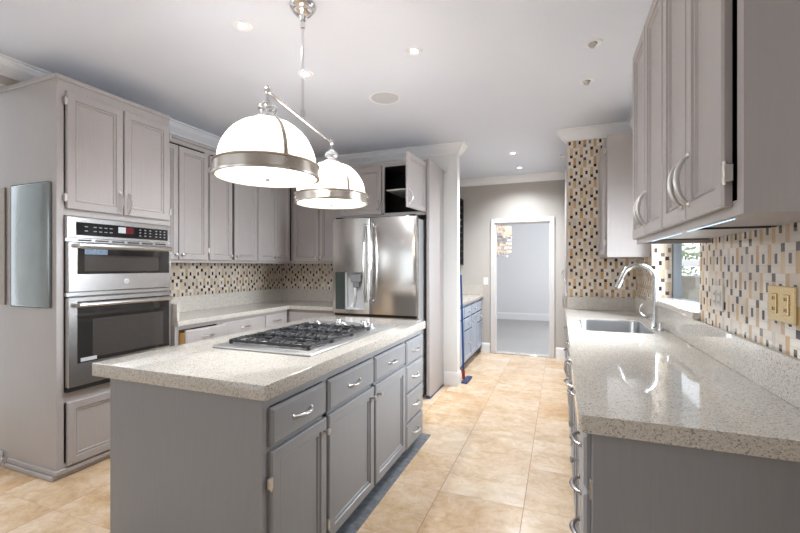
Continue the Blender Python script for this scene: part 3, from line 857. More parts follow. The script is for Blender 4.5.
base_unit('grey base cabinet with half open drawer next to the tall oven cabinet', 2.42, 2.895, [(2.452, 2.885, 0.07)], 1, 'left wall base cabinets')
base_unit('grey base cabinet with closed drawer in the middle under left counter', 2.895, 3.50, [(2.905, 3.49, 0)], 2, 'left wall base cabinets')
base_unit('grey base cabinet with a drawer in the corner under left counter', 3.50, 3.88, [(3.51, 3.86, 0)], 1, 'left wall base cabinets')
cabinet('base_cabinet', 'grey base cabinet on the back wall, left of the refrigerator', 'cabinet', '-y', 3.915, YB - 3.915, BX - 0.03, -2.26, 0, CT - 0.042,
        [dict(k='drawer', a0=-2.905, a1=-2.275, z0=CT - 0.227, z1=CT - 0.077, p=('bow', 0.27, 0.075)), dict(k='door', a0=-2.905, a1=-2.275, z0=0.125, z1=CT - 0.242, p=('knob', 0.03, 0.5))], toe=0.10)
mb = MB()
cxf = BX + 0.035
pts = [(XL + 0.009, 2.42), (cxf, 2.42), (cxf, 3.88), (-2.26, 3.88), (-2.26, YB - 0.009), (XL + 0.009, YB - 0.009)]
n = len(pts)
mb._add([(x, y, z) for z in (CT - 0.04, CT) for x, y in pts], [tuple(range(n)), tuple(range(n, 2 * n))] + [(i, (i + 1) % n, n + (i + 1) % n, n + i) for i in range(n)])
tag(obj('corner_worktop', mb, 'quartz'), 'L-shaped pale speckled quartz worktop in the far left corner', 'worktop')
mb = MB(); mb.box(XL + 0.009, XL + 0.030, 2.442, YB - 0.031, CT, 1.06, 0.002); mb.box(XL + 0.009, -2.26, YB - 0.030, YB - 0.009, CT, 1.06, 0.002)
mb.box(XL + 0.030, BX + 0.03, 2.4165, 2.440, CT + 0.001, 1.045, 0.002)
tag(obj('quartz_upstand', mb, 'quartz'), 'pale quartz upstand behind the L-shaped corner worktop', 'backsplash')

# ------------------------------------------------------------------ island
IX0, IX1, IY0, IY1 = -1.855, -1.022, 1.214, 3.055
t = thing('kitchen_island', 'grey island cabinet with drawers and doors in the middle of the kitchen', 'cabinet', ((IX0 + IX1) / 2, (IY0 + IY1) / 2, 0))
mb = MB(); mb.box(IX0, IX1 - 0.02, IY0, IY0 + 0.02, 0.0, 0.861); mb.box(IX0, IX1 - 0.02, IY1 - 0.02, IY1, 0.09, 0.861); mb.box(IX0, IX0 + 0.02, IY0 + 0.02, IY1 - 0.02, 0.0, 0.861)
mb.box(IX0 + 0.02, IX1 - 0.02, IY0 + 0.02, IY1 - 0.02, 0.085, 0.105); mb.box(IX0 + 0.02, IX1 - 0.02, IY0 + 0.02, IY1 - 0.02, 0.841, 0.861)
mb.box(IX0 + 0.02, IX1 - 0.02, 2.665, 2.683, 0.105, 0.841)
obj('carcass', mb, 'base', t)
mb = MB(); fxa, fxb = IX1 - 0.02, IX1
mb.box(fxa, fxb, IY0, IY0 + 0.04, 0.0, 0.861); mb.box(fxa, fxb, IY1 - 0.03, IY1, 0.05, 0.861); mb.box(fxa, fxb, IY0 + 0.04, IY1 - 0.03, 0.822, 0.861); mb.box(fxa, fxb, IY0 + 0.04, IY1 - 0.03, 0.05, 0.11)
for y in (1.641, 2.157, 2.674): mb.box(fxa, fxb, y - 0.02, y + 0.02, 0.11, 0.822)
mb.box(fxa, fxb, IY0 + 0.04, 2.654, 0.645, 0.675)
for z in (0.648, 0.445, 0.234): mb.box(fxa, fxb, 2.694, IY1 - 0.03, z - 0.012, z + 0.012)
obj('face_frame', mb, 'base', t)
mb = MB(); mb.box(IX1 - 0.09, IX1 - 0.07, IY0 + 0.04, IY1 - 0.02, 0.0, 0.05); mb.box(IX0 + 0.02, IX1 - 0.07, IY1 - 0.06, IY1 - 0.04, 0, 0.09); obj('toe_kick', mb, 'toe', t)


def ifront(a0, a1, z0, z1, kind, p, hs=()):
    xf = fr((IX1 + 0.001, a0, z0), (0, 1, 0), (1, 0, 0))
    mb = MB(xf); mb.rings(a1 - a0, z1 - z0, DOOR if kind == 'door' else DRAWER)
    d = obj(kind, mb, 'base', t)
    if p == 'bow': pull('bow', xf, ((a1 - a0) / 2, (z1 - z0) / 2), d, 'nickel', 0.125)
    else: pull('knob', xf, p, d)
    for (hx, hz, sd) in hs: hinge(xf, hx, hz, d, sd)
    return d


ifront(1.246, 1.630, 0.672, 0.818, 'drawer', 'bow')
ifront(1.652, 2.146, 0.672, 0.818, 'drawer', 'bow')
ifront(2.168, 2.662, 0.672, 0.818, 'drawer', 'bow')
ifront(1.246, 1.630, 0.07, 0.655, 'door', (0.361, 0.53), [(-0.006, 0.47, 0), (-0.006, 0.08, 0)])
ifront(1.652, 2.146, 0.07, 0.655, 'door', (0.465, 0.53), [(-0.006, 0.08, 0)])
ifront(2.168, 2.662, 0.07, 0.655, 'door', (0.03, 0.53))
for z0, z1 in ((0.655, 0.818), (0.452, 0.642), (0.242, 0.440), (0.05, 0.228)): ifront(2.688, 3.048, z0, z1, 'drawer', 'bow')

mb = MB(); mb.box(-1.945, -0.991, 1.192, 3.085, 0.862, 0.92, 0.004, 2)
tag(obj('island_worktop', mb, 'quartz', smooth=30), 'pale speckled quartz worktop of the island, carrying the cooktop', 'worktop')

# cooktop
KX0, KX1, KY0, KY1, KZ = -1.715, -1.10, 1.645, 2.72, 0.921
t = thing('gas_cooktop', 'stainless five burner gas cooktop with black grates on the island', 'cooktop', ((KX0 + KX1) / 2, (KY0 + KY1) / 2, KZ))
mb = MB(); mb.box(KX0, KX1, KY0, KY1, KZ, KZ + 0.012, 0.005, 2); mb.box(KX0 + 0.05, KX1 - 0.05, KY0 + 0.05, KY1 - 0.05, KZ + 0.012, KZ + 0.014, 0.001); obj('tray', mb, 'tray', t, 40)
GY0, GY1 = KY0 + 0.07, 2.40
gl = (GY1 - GY0) / 3
for k in range(3):
    a, b = GY0 + k * gl + 0.004, GY0 + (k + 1) * gl - 0.004
    x0, x1 = KX0 + 0.06, KX1 - 0.06
    zt = KZ + 0.036
    mb = MB()
    R = 0.0072
    for yy in (a, b): mb.tube([(x0, yy, zt - 0.006), (x1, yy, zt - 0.006)], R, 6)
    for xx in (x0, (x0 + x1) / 2, x1): mb.tube([(xx, a, zt - 0.004), (xx, b, zt - 0.004)], R, 6)
    mb.tube([(x0, (a + b) / 2, zt), (x1, (a + b) / 2, zt)], R, 6)
    for fx in (x0, x1):
        for fy in (a, b): mb.cyl((fx, fy, KZ + 0.014), (fx, fy, zt), 0.010, 8)
    for q in range(7):
        xx = x0 + (x1 - x0) * (q + 0.5) / 7
        ln = 0.070 if q % 3 == 0 else 0.052
        for yy, sg in ((a, 1), (b, -1)):
            mb.tube([(xx, yy, zt - 0.014), (xx, yy + sg * 0.008, zt + 0.002), (xx, yy + sg * ln * 0.6, zt + 0.007), (xx, yy + sg * ln, zt + 0.003)], [0.0085, 0.0098, 0.0085, 0.007], 6)
    cs = [((x0 * 0.74 + x1 * 0.26), (a + b) / 2), ((x0 * 0.26 + x1 * 0.74), (a + b) / 2)] if k != 1 else [((x0 + x1) / 2, (a + b) / 2)]
    obj('grate', mb, 'iron', t, 50)
    for cx, cy in cs:
        s_ = 1.35 if k == 1 else 1.0
        mb = MB(Matrix.Translation((cx, cy, KZ + 0.012))); mb.lathe([(0.062 * s_, 0), (0.058 * s_, 0.006), (0.044 * s_, 0.008), (0.042 * s_, 0.011), (0, 0.011)], 24); bn = obj('burner', mb, 'steelh', t, 40)
        mb = MB(Matrix.Translation((cx, cy, KZ + 0.0231))); mb.lathe([(0.040 * s_, 0), (0.042 * s_, 0.004), (0.038 * s_, 0.006), (0, 0.007)], 24); obj('burner_cap', mb, 'iron', bn, 40)
for i in range(5):
    cx = KX0 + 0.10 + i * 0.104; cy = 2.61 if i % 2 else 2.50
    mb = MB(Matrix.Translation((cx, cy, KZ + 0.0125))); mb.lathe([(0.030, 0), (0.030, 0.004), (0.023, 0.006), (0.021, 0.028), (0.018, 0.031), (0, 0.031)], 20); mb.box(-0.004, 0.004, -0.02, 0.02, 0.031, 0.036, 0.001); obj('control_knob', mb, 'chrome', t, 40)

# ------------------------------------------------------------------ pendant lamp
P1, P2 = Vector((-1.203, 1.465, 0)), Vector((-1.331, 2.222, 0))
PM = (P1 + P2) / 2
PM = Vector((-1.262, 1.815, 0))
BZ = 2.125
t = thing('pendant_lamp', 'chrome bar pendant with two opal glass dome shades above the island', 'lamp', (PM.x, PM.y, CEIL))
mb = MB(Matrix.Translation((PM.x, PM.y, CEIL))); mb.lathe([(0, 0), (0.068, 0), (0.072, -0.012), (0.066, -0.026), (0.048, -0.036), (0.050, -0.046), (0.034, -0.060), (0.022, -0.066), (0.014, -0.085), (0, -0.088)][1:], 32); obj('canopy', mb, 'chrome', t, 40)
mb = MB(); mb.cyl((PM.x, PM.y, BZ), (PM.x, PM.y, CEIL - 0.08), 0.007, 12)
mb.lathe([(0.012, -0.02), (0.014, 0), (0.012, 0.02)], 12, Matrix.Translation((PM.x, PM.y, BZ + 0.03))); mb.lathe([(0.011, -0.015), (0.015, 0), (0.011, 0.015)], 12, Matrix.Translation((PM.x, PM.y, CEIL - 0.11))); obj('stem', mb, 'chrome', t, 40)
mb = MB(); dv = (P2 - P1).normalized()
mb.tube([P1 - dv * 0.012 + Vector((0, 0, BZ)), P2 + dv * 0.012 + Vector((0, 0, BZ))], 0.0085, 12); obj('cross_bar', mb, 'chrome', t, 40)
SR = 0.222
for P in (P1, P2):
    T = Matrix.Translation((P.x, P.y, 0))
    mb = MB(T); RZ = 1.742
    prof = []
    for i in range(15):
        a = (i / 14) * (PI / 2 * 0.88)
        prof.append(((SR - 0.012) * math.cos(a) ** 0.95, RZ + 0.055 + 0.205 * math.sin(a)))
    prof = [(SR - 0.012, RZ + 0.01)] + prof
    mb.lathe(prof + [(prof[-1][0] - 0.004, prof[-1][1] - 0.002)] + [(r - 0.005, z - 0.004) for r, z in reversed(prof[:-1])] + [prof[0]], 48)
    sh = obj('glass_shade', mb, 'opal', t, 60)
    mb = MB(T)
    mb.lathe([(SR - 0.008, RZ - 0.002), (SR + 0.004, RZ - 0.002), (SR + 0.006, RZ + 0.006), (SR, RZ + 0.010), (SR, RZ + 0.048), (SR + 0.006, RZ + 0.051), (SR + 0.004, RZ + 0.058), (SR - 0.008, RZ + 0.058), (SR - 0.008, RZ - 0.002)], 48); bd = obj('metal_band', mb, 'band', sh, 35)
    mb = MB(T); mb.lathe([(SR - 0.016, RZ + 0.016), (SR * 0.6, RZ + 0.004), (0, RZ - 0.002)], 40, caps=False); obj('diffuser', mb, 'glow', sh, 60)
    mb = MB(T); mb.lathe([(0.006, RZ), (0.012, RZ - 0.006), (0.010, RZ - 0.014), (0, RZ - 0.018)], 12); obj('bottom_finial', mb, 'nickel', sh, 50)
    for q in range(3):
        an = PI * 2 * q / 3 - 0.55
        cs, sn = math.cos(an), math.sin(an)
        mb = MB(T)
        vs = []
        for r, z in prof[1:]:
            for dr in (0.0005, 0.004):
                for sg in (-1, 1): vs.append(((r + dr) * cs - sg * 0.009 * sn, (r + dr) * sn + sg * 0.009 * cs, z + dr * 0.6))
        fs = []
        for u in range(len(prof) - 2):
            o_ = u * 4
            fs += [(o_ + 2, o_ + 3, o_ + 7, o_ + 6), (o_, o_ + 4, o_ + 5, o_ + 1), (o_, o_ + 2, o_ + 6, o_ + 4), (o_ + 1, o_ + 5, o_ + 7, o_ + 3)]
        mb._add(vs, fs)
        mb.lathe([(0.006, 0), (0.005, 0.006), (0, 0.007)], 10, Matrix.Translation(((SR) * cs, (SR) * sn, RZ + 0.034)) @ Matrix.Rotation(an, 4, 'Z') @ Matrix.Rotation(PI / 2, 4, 'Y'))
        obj('strap', mb, 'band', sh, 30)
    top = prof[-1][1]
    mb = MB(T); mb.lathe([(0.055, top - 0.012), (0.058, top), (0.045, top + 0.010), (0.026, top + 0.016), (0.022, top + 0.024)], 28); obj('cap', mb, 'nickel', sh, 40)
    mb = MB(T)
    g0 = top + 0.022
    mb.lathe([(0.018, g0), (0.036, g0 + 0.012), (0.042, g0 + 0.026), (0.034, g0 + 0.042), (0.016, g0 + 0.050)], 12); obj('crystal_ball', mb, 'crystal', sh)
    mb = MB(T); mb.lathe([(0.014, g0 + 0.050), (0.018, g0 + 0.056), (0.008, g0 + 0.062), (0.007, BZ - 0.012), (0.014, BZ - 0.008), (0.015, BZ + 0.010), (0.008, BZ + 0.016), (0.007, BZ + 0.024), (0, BZ + 0.026)], 16); obj('finial', mb, 'chrome', sh, 40)
    ld_ = bpy.data.lights.new('pendant_bulb', 'POINT'); ld_.energy = 11.5; ld_.color = (0.94, 0.95, 0.98); ld_.shadow_soft_size = 0.05
    lo = bpy.data.objects.new('pendant_bulb', ld_); COL.objects.link(lo); lo.location = (P.x, P.y, RZ + 0.09)

# ------------------------------------------------------------------ ceiling fittings
DL = [(-1.693, 1.847, 1, 'lit recessed downlight left of the pendant stem, nearest the camera'), (-1.695, 2.477, 1, 'lit recessed downlight seen just behind the pendant stem'),
      (-0.870, 2.465, 1, 'lit recessed downlight above the aisle, beside the round speaker'), (0.19, 2.78, 0, 'unlit adjustable downlight above the sink counter, nearer the camera'),
      (0.187, 3.334, 0, 'unlit adjustable downlight above the sink counter, farther from the camera'), (-0.532, 5.12, 1, 'lit recessed downlight before the far doorway, nearer of two'),
      (-0.525, 5.909, 1, 'lit recessed downlight before the far doorway, farther of two')]
DL.append((-1.693, 1.217, 1, 'unseen downlight added to the left row, lighting the tall oven cabinet'))  # out of view; put in to brighten the tall cabinet doors
for x, y, lit, lb in DL:
    t = thing('downlight', lb, 'ceiling light', (x, y, CEIL), 'recessed ceiling downlights')
    T = Matrix.Translation((x, y, CEIL))
    mb = MB(T); mb.lathe([(0.0225, -0.002), (0.034, -0.006), (0.050, -0.005), (0.053, -0.0005), (0.0225, -0.0005)], 28); obj('trim_ring', mb, 'white', t, 40)
    if lit:
        mb = MB(T); mb.lathe([(0.022, -0.001), (0.022, -0.003), (0, -0.003)], 20); obj('lens', mb, 'led', t)
        d_ = bpy.data.lights.new('downlight_beam', 'SPOT'); d_.energy = (26 if y > 5.5 else 66) if y > 5 else ((22 if y > 1.5 else 8) if x < -1.5 else 18); d_.spot_size = 2.5; d_.spot_blend = 0.8; d_.color = (0.88, 0.94, 1.0); d_.shadow_soft_size = 0.04
        o_ = bpy.data.objects.new('downlight_beam', d_); COL.objects.link(o_); o_.location = (x, y, CEIL - 0.02)
    else:
        mb = MB(T); mb.lathe([(0.030, -0.001), (0.030, -0.003), (0, -0.003)], 20); obj('socket', mb, 'grey', t)
        mb = MB(T @ Matrix.Rotation(0.5, 4, 'Y')); mb.lathe([(0.024, -0.002), (0.022, -0.022), (0.016, -0.022), (0.012, -0.012), (0, -0.012)], 20); obj('swivel_eye', mb, 'greyl', t, 40)
t = thing('ceiling_speaker', 'round white speaker grille flush in the ceiling', 'speaker', (-1.335, 3.065, CEIL))
mb = MB(Matrix.Translation((-1.335, 3.065, CEIL))); mb.lathe([(0.112, -0.001), (0.118, -0.006), (0.126, -0.005), (0.128, -0.0005)], 40); obj('rim', mb, 'white', t, 40)
mb = MB(Matrix.Translation((-1.335, 3.065, CEIL))); mb.lathe([(0.112, -0.0005), (0.112, -0.004), (0, -0.005)], 40); obj('grille', mb, simple('speaker_mesh', (0.62, 0.63, 0.66), 0.7), t, 40)

# ------------------------------------------------------------------ right run: base cabinets, worktop
RF = 0.088          # face frame plane of the right base units
RD = XR - RF - 0.002


def runit(label, a0, a1, fronts, end=False):
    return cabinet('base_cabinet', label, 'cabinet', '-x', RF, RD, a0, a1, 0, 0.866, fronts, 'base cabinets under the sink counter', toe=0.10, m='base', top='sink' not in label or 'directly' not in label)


def DR(a0, a1, z0, z1): return dict(k='drawer', a0=a0, a1=a1, z0=z0, z1=z1, p=('bow', (a1 - a0) / 2, (z1 - z0) / 2, 'bronze', 0.11))


r0 = runit('grey drawer cabinet at the near end of the sink counter', 1.345, 1.75, [DR(1.36, 1.74, 0.672, 0.835), DR(1.36, 1.74, 0.525, 0.660), DR(1.36, 1.74, 0.37, 0.513), DR(1.36, 1.74, 0.13, 0.358)])
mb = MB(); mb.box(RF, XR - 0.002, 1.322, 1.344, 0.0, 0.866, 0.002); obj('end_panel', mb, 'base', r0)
mb = MB(); mb.box(RF - 0.006, RF + 0.010, 1.334, 1.352, 0.655, 0.715, 0.003); obj('hinge', mb, 'nickel', r0)
runit('grey drawer and door cabinet second from the near end of sink counter', 1.75, 2.35, [DR(1.76, 2.34, 0.71, 0.835), D(1.76, 2.045, 0.13, 0.70, p=('knob', 0.03, 0.44)), D(2.055, 2.34, 0.13, 0.70, p=('knob', 0.03, 0.48))])
runit('grey dishwasher-width door cabinet just before the sink', 2.35, 2.95, [DR(2.36, 2.94, 0.71, 0.835), D(2.36, 2.94, 0.13, 0.70, p=('bow', 0.29, 0.52, 'nickel', 0.13))])
runit('grey two-door cabinet directly below the sink', 2.95, 3.80, [DR(2.96, 3.79, 0.71, 0.835), D(2.96, 3.37, 0.13, 0.70, p=('bow', 0.36, 0.45, 'nickel', 0.13, 'v')), D(3.38, 3.79, 0.13, 0.70, p=('bow', 0.04, 0.45, 'nickel', 0.13, 'v'))])
runit('grey drawer cabinet at the far end by the tiled wall', 3.80, 4.495, [DR(3.81, 4.485, 0.71, 0.835), DR(3.81, 4.485, 0.43, 0.70), DR(3.81, 4.485, 0.13, 0.42)])


def rrect(x0, x1, y0, y1, r, n=6):
    out = []
    for cx, cy, a in ((x1 - r, y1 - r, 0), (x0 + r, y1 - r, PI / 2), (x0 + r, y0 + r, PI), (x1 - r, y0 + r, 1.5 * PI)):
        for i in range(n + 1):
            an = a + PI / 2 * i / n
            out.append((cx + r * math.cos(an), cy + r * math.sin(an)))
    return out


SX0, SX1, SY0, SY1 = 0.140, 0.575, 3.01, 3.71
b = bmesh.new()
def loop(pts):
    vs = [b.verts.new((x, y, 0.92)) for x, y in pts]
    return [b.edges.new((vs[i], vs[(i + 1) % len(vs)])) for i in range(len(vs))]
es = loop(rrect(0.05, XR - 0.002, 1.295, 4.497, 0.012, 4)) + loop(rrect(SX0, SX1, SY0, SY1, 0.07))
res = bmesh.ops.triangle_fill(b, use_beauty=True, edges=es)
ex = bmesh.ops.extrude_face_region(b, geom=b.faces[:])
for v in [g for g in ex['geom'] if isinstance(g, bmesh.types.BMVert)]: v.co.z = 0.868
mb = MB(); mb.merge(b)
tag(obj('sink_worktop', mb, 'quartz'), 'long grey speckled quartz worktop with the sink along right wall', 'worktop')
# sink
t = thing('kitchen_sink', 'stainless steel undermount sink set in the right worktop', 'sink', (0.35, 3.36, 0.68))
mb = MB(); loops = []
spec = [(0.0015, 0.911, 0.069), (0.004, 0.906, 0.069), (0.006, 0.73, 0.07), (0.03, 0.69, 0.06), (0.17, 0.682, 0.03)]
vs, fs = [], []
for ins, z, r in spec:
    p = rrect(SX0 + ins, SX1 - ins, SY0 + ins, SY1 - ins, r); k = len(p)
    vs += [(x, y, z) for x, y in p]
for j in range(len(spec) - 1):
    for i in range(k): fs.append((j * k + i, j * k + (i + 1) % k, (j + 1) * k + (i + 1) % k, (j + 1) * k + i))
fs.append(tuple((len(spec) - 1) * k + i for i in range(k)))
mb._add(vs, fs); obj('basin', mb, brushed('sink_steel', (0.40, 0.41, 0.42), 0.30, (1, 1, 3)), t, 40)
mb = MB(Matrix.Translation((0.36, 3.42, 0.683))); mb.lathe([(0.045, 0), (0.043, 0.004), (0.03, 0.002), (0, 0.001)], 20); obj('drain', mb, 'chrome', t, 40)
# faucet
FXc, FYc = 0.612, 3.28
t = thing('sink_faucet', 'tall chrome gooseneck faucet standing behind the sink', 'faucet', (FXc, FYc, 0.92))
mb = MB(Matrix.Translation((FXc, FYc, 0.9205))); mb.lathe([(0.030, 0), (0.030, 0.006), (0.022, 0.012), (0.020, 0.06), (0.019, 0.12)], 20); obj('faucet_base', mb, 'faucet', t, 40)
mb = MB(); R = 0.101; zc = 1.258
pts = [(FXc, FYc, 1.03), (FXc, FYc, 1.15)]
for i in range(15):
    a = PI * i / 14 * 0.93
    pts.append((FXc - R + R * math.cos(a), FYc, zc + R * math.sin(a)))
mb.tube(pts, 0.0165, 14, up=(0, 1, 0)); obj('spout', mb, 'faucet', t, 60)
e = Vector(pts[-1]); dvec = (e - Vector(pts[-2])).normalized()
dvec = (dvec + Vector((-0.10, 0, 0))).normalized()
mb = MB(); mb.tube([e, e + dvec * 0.02, e + dvec * 0.05, e + dvec * 0.088], [0.017, 0.0185, 0.0195, 0.021], 14, up=(0, 1, 0)); obj('spray_head', mb, 'faucet', t, 50)
mb = MB(); mb.cyl(e + dvec * 0.088, e + dvec * 0.093, 0.017, 14); obj('spray_face', mb, 'grey', t)
mb = MB(); mb.tube([(FXc - 0.015, FYc, 1.005), (FXc - 0.055, FYc, 1.0), (FXc - 0.082, FYc, 1.012), (FXc - 0.092, FYc, 1.045), (FXc - 0.085, FYc, 1.07), (FXc - 0.07, FYc, 1.085)], [0.013, 0.012, 0.0085, 0.007, 0.007, 0.006], 10, up=(0, 1, 0)); obj('lever', mb, 'faucet', t, 50)
mb = MB(Matrix.Translation((0.625, 3.17, 0.9205))); mb.lathe([(0.018, 0), (0.018, 0.05), (0.016, 0.056), (0, 0.057)], 18)
tag(obj('air_gap_cap', mb, 'faucet', smooth=40), 'short brushed steel cylinder cap beside the faucet base', 'cap')
# upstands + window ledge
mb = MB(); mb.box(XR - 0.022, XR - 0.001, 1.30, 4.476, 0.9205, 1.066, 0.002)
tag(obj('quartz_upstand', mb, 'quartz'), 'long speckled quartz upstand along the right tiled wall', 'backsplash')
mb = MB(); mb.box(0.072, XR - 0.001, 4.477, 4.498, 0.9205, 1.045, 0.002)
tag(obj('quartz_upstand', mb, 'quartz'), 'short quartz upstand below the tiled end wall by the sink', 'backsplash')
mb = MB(); mb.box(XR - 0.035, XR + 0.134, 2.585, 3.83, 1.0675, 1.106, 0.003)
mb2 = mb
tag(obj('window_ledge', mb, 'quartz'), 'thick quartz ledge sticking out below the sink window', 'window sill')

# outlets on right wall
for y0, y1, z0, z1, m_, lb, nm in ((2.245, 2.375, 1.145, 1.262, 'cream', 'white double outlet plate on the tiled right wall', 2), (1.635, 1.815, 1.165, 1.285, 'brass', 'shiny brass outlet plate on the tiled right wall, nearest the camera', 2)):
    t = thing('outlet_plate', lb, 'outlet', (XR, (y0 + y1) / 2, (z0 + z1) / 2))
    mb = MB(); mb.box(XR - 0.008, XR - 0.0005, y0, y1, z0, z1, 0.003, 2); obj('plate', mb, m_, t)
    for k in range(2):
        yc = y0 + (y1 - y0) * (0.28 + 0.44 * k)
        mb = MB(); mb.box(XR - 0.0115, XR - 0.0082, yc - 0.017, yc + 0.017, (z0 + z1) / 2 - 0.034, (z0 + z1) / 2 + 0.034, 0.002); s_ = obj('socket', mb, m_, t)
        for dz in (-0.018, 0.018):
            for dy in (-0.006, 0.006):
                mb = MB(); mb.box(XR - 0.0122, XR - 0.0116, yc + dy - 0.0014, yc + dy + 0.0014, (z0 + z1) / 2 + dz - 0.006, (z0 + z1) / 2 + dz + 0.006); obj('slot', mb, 'black', s_)

# ------------------------------------------------------------------ right upper cabinets
HX, HZ0, HZ1 = 0.374, 1.466, 2.46
HD = XR - HX - 0.001


def udoors(lst):
    out = []
    for a0, a1, side, hs in lst:
        w = a1 - a0
        f = D(a0, a1, HZ0 + 0.024, HZ1 - 0.02, p=('bow', (w - 0.032) if side == 'r' else 0.032, 0.115, 'nickel', 0.145, 'v'))
        if hs: f['h'] = [((-0.014 if hs == 'l' else w + 0.006), 0.075, -0.4 if hs == 'l' else 0.4), ((-0.006 if hs == 'l' else w + 0.006), 0.85, 0)]
        out.append(f)
    return out


ra = cabinet('wall_cabinet', 'grey two-door wall cabinet over right counter, nearest the camera', 'cabinet', '-x', HX, HD, 1.105, 1.765, HZ0, HZ1,
             udoors([(1.165, 1.458, 'r', 'l'), (1.464, 1.755, 'l', None)]), 'right wall upper cabinets', recess=0.022, lip=(1, 0))
rb = cabinet('wall_cabinet', 'grey two-door wall cabinet over right counter, next to the window', 'cabinet', '-x', HX, HD, 1.766, 2.44, HZ0, HZ1,
             udoors([(1.775, 2.100, 'r', None), (2.106, 2.432, 'l', None)]), 'right wall upper cabinets', recess=0.022, lip=(0, 1))
for a0, a1, lb in ((1.30, 1.74, 'slim blue-white light strip under right wall cabinet, nearer camera'), (1.80, 2.34, 'slim blue-white light strip under right wall cabinet, nearer window')):
    t = thing('cabinet_light', lb, 'light strip', (0.412, (a0 + a1) / 2, HZ0 + 0.006), 'under-cabinet lights')
    mb = MB(); mb.box(0.394, 0.430, a0, a1, HZ0 + 0.009, HZ0 + 0.0215, 0.003); obj('housing', mb, 'plastic', t)
    mb = MB(); mb.box(0.398, 0.426, a0 + 0.01, a1 - 0.01, HZ0 + 0.0075, HZ0 + 0.0085); obj('lens', mb, 'ledb', t)
# narrow cabinet by the tiled end wall
SXc = 0.372
t = cabinet('wall_cabinet', 'narrow grey wall cabinet between sink window and tiled end wall', 'cabinet', '-x', SXc, XR - SXc - 0.001, 3.86, 4.495, 1.43, 2.46,
            [D(3.885, 4.485, 1.455, 2.43, h=[(-0.004, 0.10, 0), (-0.004, 0.88, 0)])])

# ------------------------------------------------------------------ beyond: alcove
base_fr = []
ys = [4.70, 5.15, 5.60, 6.02, 6.44]
AX = -1.155
names = ['blue-grey base cabinet in the alcove, nearest behind the partition', 'blue-grey base cabinet in the alcove, second behind the partition', 'blue-grey base cabinet in the alcove, third behind the partition', 'blue-grey base cabinet in the alcove, against the far wall']
for k in range(4):
    a0, a1 = ys[k], ys[k + 1]
    w = a1 - a0
    fl = [dict(k='drawer', a0=a0 + 0.01, a1=a1 - 0.01, z0=0.685, z1=0.825, p=('knob', w / 2 - 0.01, 0.07))]
    if k % 2 == 0: fl.append(dict(k='sdoor', a0=a0 + 0.01, a1=a1 - 0.01, z0=0.13, z1=0.67, p=('knob', 0.03, 0.45)))
    else:
        fl.append(dict(k='drawer', a0=a0 + 0.01, a1=a1 - 0.01, z0=0.52, z1=0.67, p=('knob', w / 2 - 0.01, 0.07)))
        fl.append(dict(k='sdoor', a0=a0 + 0.01, a1=a1 - 0.01, z0=0.13, z1=0.505, p=('knob', w / 2, 0.2)))
    cabinet('base_cabinet', names[k], 'cabinet', '+x', AX, 0.50, a0, a1, 0, 0.865, fl, 'alcove base cabinets', m='alcove', toe=0.10)
mb = MB(); mb.box(-1.659, AX + 0.035, YB + 0.121, 6.448, 0.866, 0.905, 0.003)
tag(obj('alcove_worktop', mb, 'quartz'), 'pale quartz worktop on the alcove cabinets left of the doorway', 'worktop')
mb = MB(); mb.box(-1.659, AX + 0.03, 6.428, 6.448, 0.9055, 1.05, 0.002); mb.box(-1.659, -1.64, YB + 0.125, 6.427, 0.9055, 1.05, 0.002)
tag(obj('quartz_upstand', mb, 'quartz'), 'quartz upstand on the alcove worktop by the far wall', 'backsplash')
t = thing('wine_rack', 'dark open wall rack in the alcove behind the partition', 'rack', (-1.545, 5.65, 1.37))
mb = MB(); mb.box(-1.659, -1.43, 6.40, 6.42, 1.37, 2.41); mb.box(-1.659, -1.43, 4.9, 4.92, 1.37, 2.41); mb.box(-1.659, -1.43, 4.92, 6.40, 1.37, 1.39); mb.box(-1.659, -1.43, 4.92, 6.40, 2.39, 2.41); mb.box(-1.659, -1.65, 4.92, 6.40, 1.39, 2.39); obj('carcass', mb, 'inner', t)
for k in range(9):
    mb = MB(); mb.box(-1.65, -1.44, 4.92, 6.40, 1.48 + k * 0.10, 1.492 + k * 0.10); obj('shelf', mb, 'inner', t)
mb = MB(); mb.box(-1.649, -1.645, 4.92, 6.40, 1.39, 2.39); obj('back_panel', mb, 'inner', t)
# switch plate on far wall
t = thing('switch_plate', 'small white light switch plate on the far wall left of doorway', 'switch', (-1.085, 6.45, 1.12))
mb = MB(); mb.box(-1.122, -1.048, 6.443, 6.4495, 1.06, 1.18, 0.002); obj('plate', mb, 'plastic', t)
mb = MB(); mb.box(-1.098, -1.072, 6.440, 6.4435, 1.09, 1.15, 0.001); obj('rocker', mb, 'white', t)
# mop
t = thing('floor_mop', 'blue flat mop with thin dark blue pole leaning behind the partition end', 'mop', (-1.04, 4.78, 0))
mb = MB(); mb.tube([(-1.060, 4.76, 0.05), (-1.072, 4.76, 0.60), (-1.092, 4.76, 1.25)], 0.012, 10); obj('pole', mb, 'blue', t, 50)
mb = MB(); mb.box(-1.06, -0.99, 4.64, 4.93, 0.0, 0.022, 0.006); obj('mop_head', mb, 'tape', t)
mb = MB(); mb.cyl((-1.059, 4.76, 0.02), (-1.062, 4.76, 0.13), 0.018, 10); obj('joint', mb, simple('red_joint', (0.35, 0.03, 0.03), 0.4), t, 40)

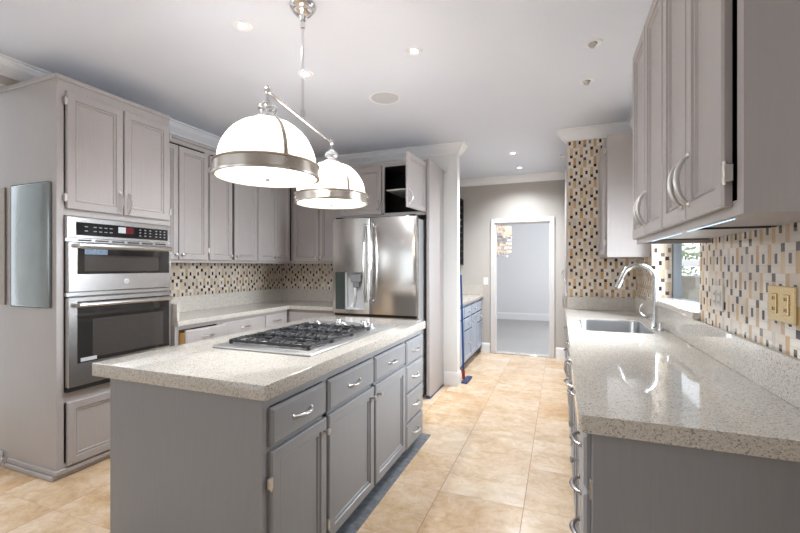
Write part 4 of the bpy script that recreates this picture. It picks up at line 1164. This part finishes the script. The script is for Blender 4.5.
# pantry behind the tiled end wall
PF = 0.082
fl = []
for a0, a1, sd in ((4.62, 5.20, 'r'), (5.21, 5.79, 'l'), (5.80, 6.40, 'l')):
    w = a1 - a0
    fl.append(D(a0, a1, 0.13, 1.05, p=('bow', w - 0.05 if sd == 'r' else 0.05, 0.80, 'nickel', 0.15, 'v')))
    fl.append(D(a0, a1, 1.07, 2.40, p=('bow', w - 0.05 if sd == 'r' else 0.05, 0.18, 'nickel', 0.15, 'v')))
cabinet('pantry_cabinet', 'tall grey pantry cabinet beyond the tiled end wall, seen edge on', 'cabinet', '-x', PF, XR - PF - 0.01, 4.605, 6.42, 0, 2.45, fl, toe=0.10)
mb = MB(); mb.box(0.0, 0.085, 4.607, 4.63, 2.508, 2.524, 0.003); mb.box(0.0, 0.012, 4.607, 4.75, 2.510, 2.520, 0.002); mb.box(0.07, 0.10, 4.604, 4.66, 2.452, 2.535, 0.004)
tag(obj('door_closer', mb, 'nickel'), 'small metal arm on top of the tall pantry beyond the tiled wall', 'bracket')

# chandelier in the far room
CXx, CY = -1.075, 8.2
t = thing('chandelier', 'round tiered chandelier of peach shells and crystals beyond the doorway', 'chandelier', (CXx, CY, CEIL))
mb = MB(); mb.cyl((CXx, CY, 2.12), (CXx, CY, CEIL), 0.008, 8); mb.lathe([(0.06, 0), (0.06, 0.02)], 16, Matrix.Translation((CXx, CY, CEIL - 0.02))); obj('stem', mb, 'chrome', t)
for nm, z0, z1, m_, rr in (('shell_tier', 1.92, 2.12, 'shell', 0.185), ('crystal_tier', 1.78, 1.93, 'shellw', 0.19), ('shell_tier', 1.62, 1.80, 'shell', 0.19), ('crystal_tier', 1.53, 1.63, 'shellw', 0.13)):
    mb = MB()
    nz = max(2, int((z1 - z0) / 0.045))
    for j in range(nz):
        for i in range(22):
            if random.random() < 0.28: continue
            a = 2 * PI * (i + 0.5 * (j % 2)) / 22
            z = z0 + 0.02 + (z1 - z0 - 0.03) * j / max(1, nz - 1)
            mb.lathe([(0, -0.002), (0.026, 0), (0, 0.002)], 8, Matrix.Translation((CXx + rr * math.cos(a), CY + rr * math.sin(a), z)) @ Matrix.Rotation(a + random.uniform(-0.5, 0.5), 4, 'Z') @ Matrix.Rotation(PI / 2 + random.uniform(-0.3, 0.3), 4, 'Y'))
    mb.lathe([(rr + 0.004, z1 - 0.004), (rr + 0.004, z1), (rr - 0.004, z1), (rr - 0.004, z1 - 0.004), (rr + 0.004, z1 - 0.004)], 32, Matrix.Translation((CXx, CY, 0)))
    mb.box(CXx - rr, CXx + rr, CY - 0.003, CY + 0.003, z1 - 0.004, z1)
    obj(nm, mb, m_, t)
